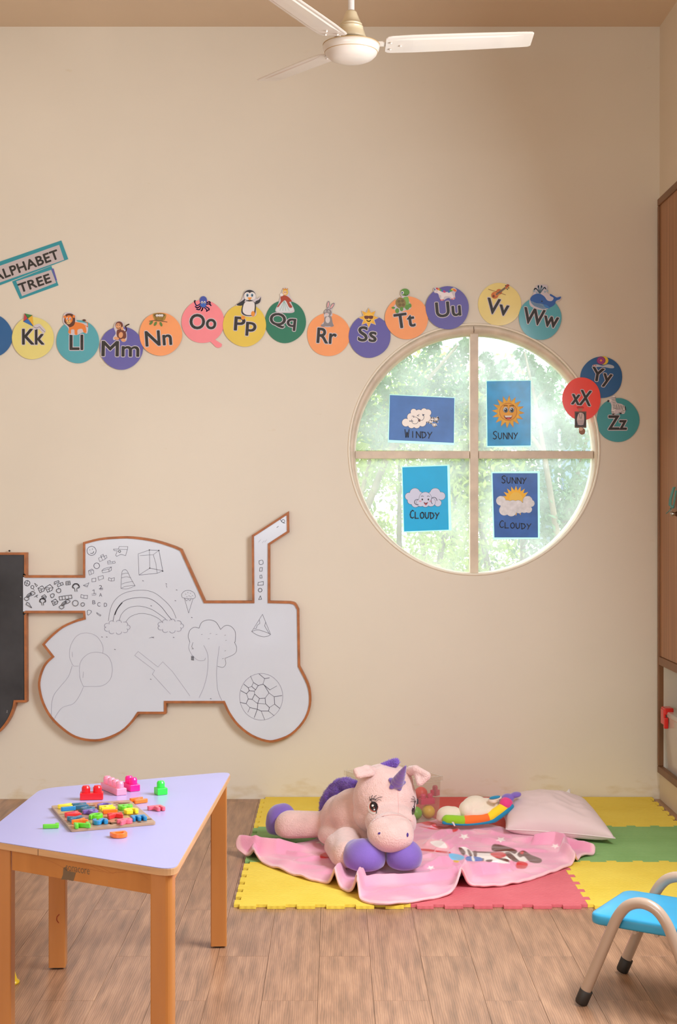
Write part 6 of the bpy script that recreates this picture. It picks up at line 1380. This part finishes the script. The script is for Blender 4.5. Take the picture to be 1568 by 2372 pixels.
# ------------------------------------------------------------ pillow
PIL = M('pale mauve cotton', (232, 208, 206), .6, sheen=.2, vary=(3, .04)); PIPE = M('pillow seam', (238, 222, 218), .6)
pl = thing('pillow', (.9, 6.0, TH), 'pale mauve pillow lying on the foam mat near the wall', 'pillow')
A_, B_, C_, D_ = PZ(1172, 1921, .045), PZ(1425, 1942, .040), PZ(1352, 1860, .07), PZ(1150, 1862, .07)
NP = 70; grid = np.zeros((2, NP+1, NP+1, 3))
for i in range(NP+1):
    for j in range(NP+1):
        u, v = i/NP, j/NP; us, vs_ = 2*u-1, 2*v-1
        p = A_*(1-u)*(1-v)+B_*u*(1-v)+C_*u*v+D_*(1-u)*v; ctr = (A_+B_+C_+D_)/4
        pinch = 1-.075*((1-us**2)*(abs(vs_)**6)+(1-vs_**2)*(abs(us)**6)); q = ctr+(p-ctr)*pinch
        f = ((1-us**2)*(1-vs_**2)); h = max(f, 0)**.42
        pu = mn.noise(Vector((u*3, v*3, 1)))*.008*h; edge_w = (1-h)*0
        rad = math.sin(u*40+v*6)*.0022*(abs(vs_)**5)*h+math.sin(v*36-u*5)*.0022*(abs(us)**5)*h; wr_ = (mn.noise(Vector((u*7+v*3, v*5-u*2, 4)))*.006+abs(mn.noise(Vector((u*4+v*9, v*2-u*6, 7))))*-.006)*h
        zs = q.z; grid[0, i, j] = (q.x, q.y, min(zs, .06)*(1-h)+(zs*h)+(.105)*h+pu+rad+wr_); grid[1, i, j] = (q.x, q.y, max(ZB+.002, zs-(.062)*h))
vs_ = grid.reshape(-1, 3); n1 = NP+1; fs_ = [(i*n1+j, (i+1)*n1+j, (i+1)*n1+j+1, i*n1+j+1) for i in range(NP) for j in range(NP)]
fs_ += [tuple(q+n1*n1 for q in reversed(f)) for f in fs_]
mb = MB(); mb.add([Vector(v) for v in vs_], fs_, 0, True); po = mb.build('cover', PIL, pl, clean=True)
rim3 = [grid[0, i, 0] for i in range(NP)]+[grid[0, NP, j] for j in range(NP)]+[grid[0, NP-i, NP] for i in range(NP)]+[grid[0, 0, NP-j] for j in range(NP)]
MB().tube([Vector(p) for p in rim3], .0022, n=6, closed=True).build('seam', PIPE, pl)
lb = MB(); q0, q1, q2, q3 = P(1309, 1838, 6.17), P(1321, 1838, 6.16), P(1321, 1827, 6.16), P(1317, 1828, 6.17); lb.prism([q0, q1, q2, q3], (0, .0012, 0)); lb.build('care_label', M('care label', (224, 220, 216), .6), pl)

# ------------------------------------------------------------ rainbow plush
CW = M('cream velour', (240, 226, 204), .85, sheen=.4, bump=(220, .3, .002)); RG, RO, RY, RM, RU = [M(n_, c, .8, sheen=.4, bump=(220, .25, .002)) for n_, c in (('lime velour', (150, 206, 26)), ('bright orange velour', (250, 118, 34)), ('bright yellow velour', (255, 222, 30)), ('magenta velour', (232, 60, 130)), ('turquoise blue velour', (14, 136, 178)))]
rbw = thing('plush_toy', tuple(PZ(1100, 1912, ZB)), 'small cream plush toy with rainbow striped belly and violet tail leaning on the pillow', 'soft toy')
YB_ = 5.93
def EE(px, py, Y, a, b, c, rot=0): return ('e', tuple(P(px, py, Y)), (a*kf(Y), c, b*kf(Y)), (0, rot, 0))
hd, hdb = blob('head', [EE(1038, 1888, YB_, 27, 21, .042, 0), EE(1030, 1895, YB_, 20, 17, .036), EE(1050, 1886, YB_, 20, 18, .038)], .004, CW, rbw, smooth=6, keep=floor_clamp(ZB+.004))
bdy, bdb = blob('body', [EE(1100, 1868, YB_+.02, 32, 25, .052, -8), EE(1082, 1876, YB_, 20, 22, .045), EE(1128, 1868, YB_+.03, 30, 20, .045, 5), EE(1110, 1880, YB_, 40, 16, .048, -10), EE(1150, 1868, YB_+.03, 16, 16, .035)], .004, CW, rbw, smooth=8, keep=floor_clamp(ZB+.004))
path = [(1034, 1899), (1052, 1900), (1075, 1901), (1104, 1898), (1132, 1893), (1146, 1884), (1162, 1873), (1176, 1862), (1184, 1856)]
pp = smooth_pts([P(a, b, YB_-.05+.004*i) for i, (a, b) in enumerate(path)], 8, False)
def seg(i0, i1, mt, r0=.0215, sq=1):
    pts = pp[i0*8:i1*8+1]; n_ = len(pts); return [('c', tuple(pts[q]), tuple(pts[q+1]), r0*(1 if 0 < q < n_-2 else .93), r0*(1 if 0 < q < n_-2 else .93)) for q in range(n_-1)]
for i0, i1, mt, cnm in ((0, 2, RG, 'lime green stripe'), (2, 4, RO, 'orange stripe'), (4, 7, RY, 'yellow stripe')):
    blob('stripe', seg(i0, i1, mt), .004, mt, rbw, smooth=3, label=cnm)
blob('stripe', [EE(1172, 1861, YB_-.02, 16, 15, .028)], .004, RM, rbw, smooth=4, label='magenta stripe at the tail end')
low = smooth_pts([P(a, b, YB_-.058+.004*i) for i, (a, b) in enumerate([(1030, 1906), (1052, 1910), (1080, 1912), (1108, 1909), (1136, 1903), (1154, 1893), (1172, 1879), (1184, 1868)])], 6, False)
blob('underside', [('c', tuple(low[q]), tuple(low[q+1]), .0125, .0125) for q in range(len(low)-1)], .0035, RU, rbw, smooth=4, label='turquoise blue underside', keep=floor_clamp(ZB+.002))
blob('tail', [EE(1175, 1850, YB_+.0, 16, 12, .03, -10), EE(1195, 1841, YB_, 13, 7, .022, -8), EE(1166, 1856, YB_, 10, 10, .026)], .0035, VEL, rbw, smooth=4)
blob('ear', [EE(1146, 1850, YB_-.02, 17, 5.5, .018, -12), EE(1142, 1855, YB_-.02, 10, 6, .018, 10)], .003, CW, rbw, smooth=3); blob('inner_ear', [EE(1146, 1847, YB_-.03, 14, 3.8, .014, -10)], .003, RU, rbw, smooth=3, label='blue lining of the ear')
lb = MB(); lb.prism([P(1046, 1904, 5.84), P(1051, 1904, 5.84), P(1055, 1913, 5.84), P(1052, 1914, 5.84)], (0, .001, 0)); lb.build('care_label', M('care label', (224, 220, 216), .6), rbw)

# ------------------------------------------------------------ clear toy box with balls and blocks
z0 = TH+.001; fr4 = [Vector((.204, 5.965)), Vector((.459, 6.105)), Vector((.302, 6.375)), Vector((.047, 6.235))]; c4 = sum(fr4, Vector((0, 0)))/4
tb = thing('toy_box', (c4.x, c4.y, z0), 'clear plastic toy box with coloured balls and blocks behind the plush unicorn', 'storage box')
def rect4(s, z): return [Vector((c4.x+(p.x-c4.x)*s, c4.y+(p.y-c4.y)*s, z)) for p in fr4]
Ht = .205; mb = MB(); o0, o1, i0, i1 = rect4(.95, z0), rect4(.985, Ht-.02), rect4(.94, z0+.003), rect4(.975, Ht-.02)
mb.add(o0+o1+i0+i1, [(3, 2, 1, 0)]+[(i, (i+1) % 4, (i+1) % 4+4, i+4) for i in range(4)]+[(8, 9, 10, 11)]+[(i+12, (i+1) % 4+12, (i+1) % 4+8, i+8) for i in range(4)]); mb.build('box_body', CLR, tb)
mb = MB(); a4, b4 = rect4(1.03, Ht-.022), rect4(1.03, Ht); mb.add(a4+b4, [(i, (i+1) % 4, (i+1) % 4+4, i+4) for i in range(4)]); a5, b5 = rect4(.985, Ht-.022), rect4(.985, Ht); mb.add(a5+b5, [(i+4, (i+1) % 4+4, (i+1) % 4, i) for i in range(4)]); mb.add(a4+a5, [(i+4, (i+1) % 4+4, (i+1) % 4, i) for i in range(4)]); mb.add(b4+b5, [(i, (i+1) % 4, (i+1) % 4+4, i+4) for i in range(4)])
mb.build('rim', CLR, tb)
BALL = {k_: M(k_+' ball plastic', c, .4) for k_, c in (('green', (126, 206, 50)), ('yellow', (244, 204, 60)), ('red', (232, 76, 60)), ('blue', (40, 124, 196)), ('pink', (232, 70, 120)))}
bl_ = [('green', 962, 1882, 6.10, 0, 'green ball low in the clear toy box'), ('yellow', 992, 1880, 6.13, 0, 'yellow ball low in the right corner of the clear toy box'), ('red', 975, 1838, 6.18, 1, 'red ball high in the clear toy box'), ('blue', 960, 1849, 6.20, 2, 'blue ball in the middle of the clear toy box')]
for k_, px, py, Y, st_, lab in bl_:
    c = P(px, py, Y); c.z = z0+.0045+.029 if st_ == 0 else c.z; o = MB().ell(c, (.029, .029, .029), nu=28, nv=16).build('play_ball', BALL[k_], None, (c.x, c.y, c.z-.029)); tag(o, lab, 'ball', 'plastic balls in the toy box')
for k_, x, y, zc in (('red', .20, 6.10, .034), ('blue', .26, 6.22, .034), ('green', .17, 6.20, .034), ('yellow', .30, 6.13, .034), ('pink', .22, 6.17, .085)):
    o = MB().ell((x, y, z0+zc), (.029, .029, .029), nu=24, nv=14).build('play_ball', BALL[k_], None, (x, y, z0+zc-.029)); tag(o, '%s ball in the clear toy box, hidden behind the unicorn head' % k_, 'ball', 'plastic balls in the toy box')
PKB = M('raspberry block plastic', (226, 56, 104), .4)
c = P(988, 1856, 6.13); block('raspberry pink toy block lying on the balls in the clear box', PKB, 0, 0, 2, 1, .35, .032, world=(c.x, 6.13), zb_=z0+.068, grp='building blocks in the toy box', h=.024)
c = P(1008, 1846, 6.15); block('small raspberry toy block at the right inside the clear box', PKB, 0, 0, 1, 1, .9, .030, world=(c.x, 6.16), zb_=z0+.098, grp='building blocks in the toy box', h=.024)
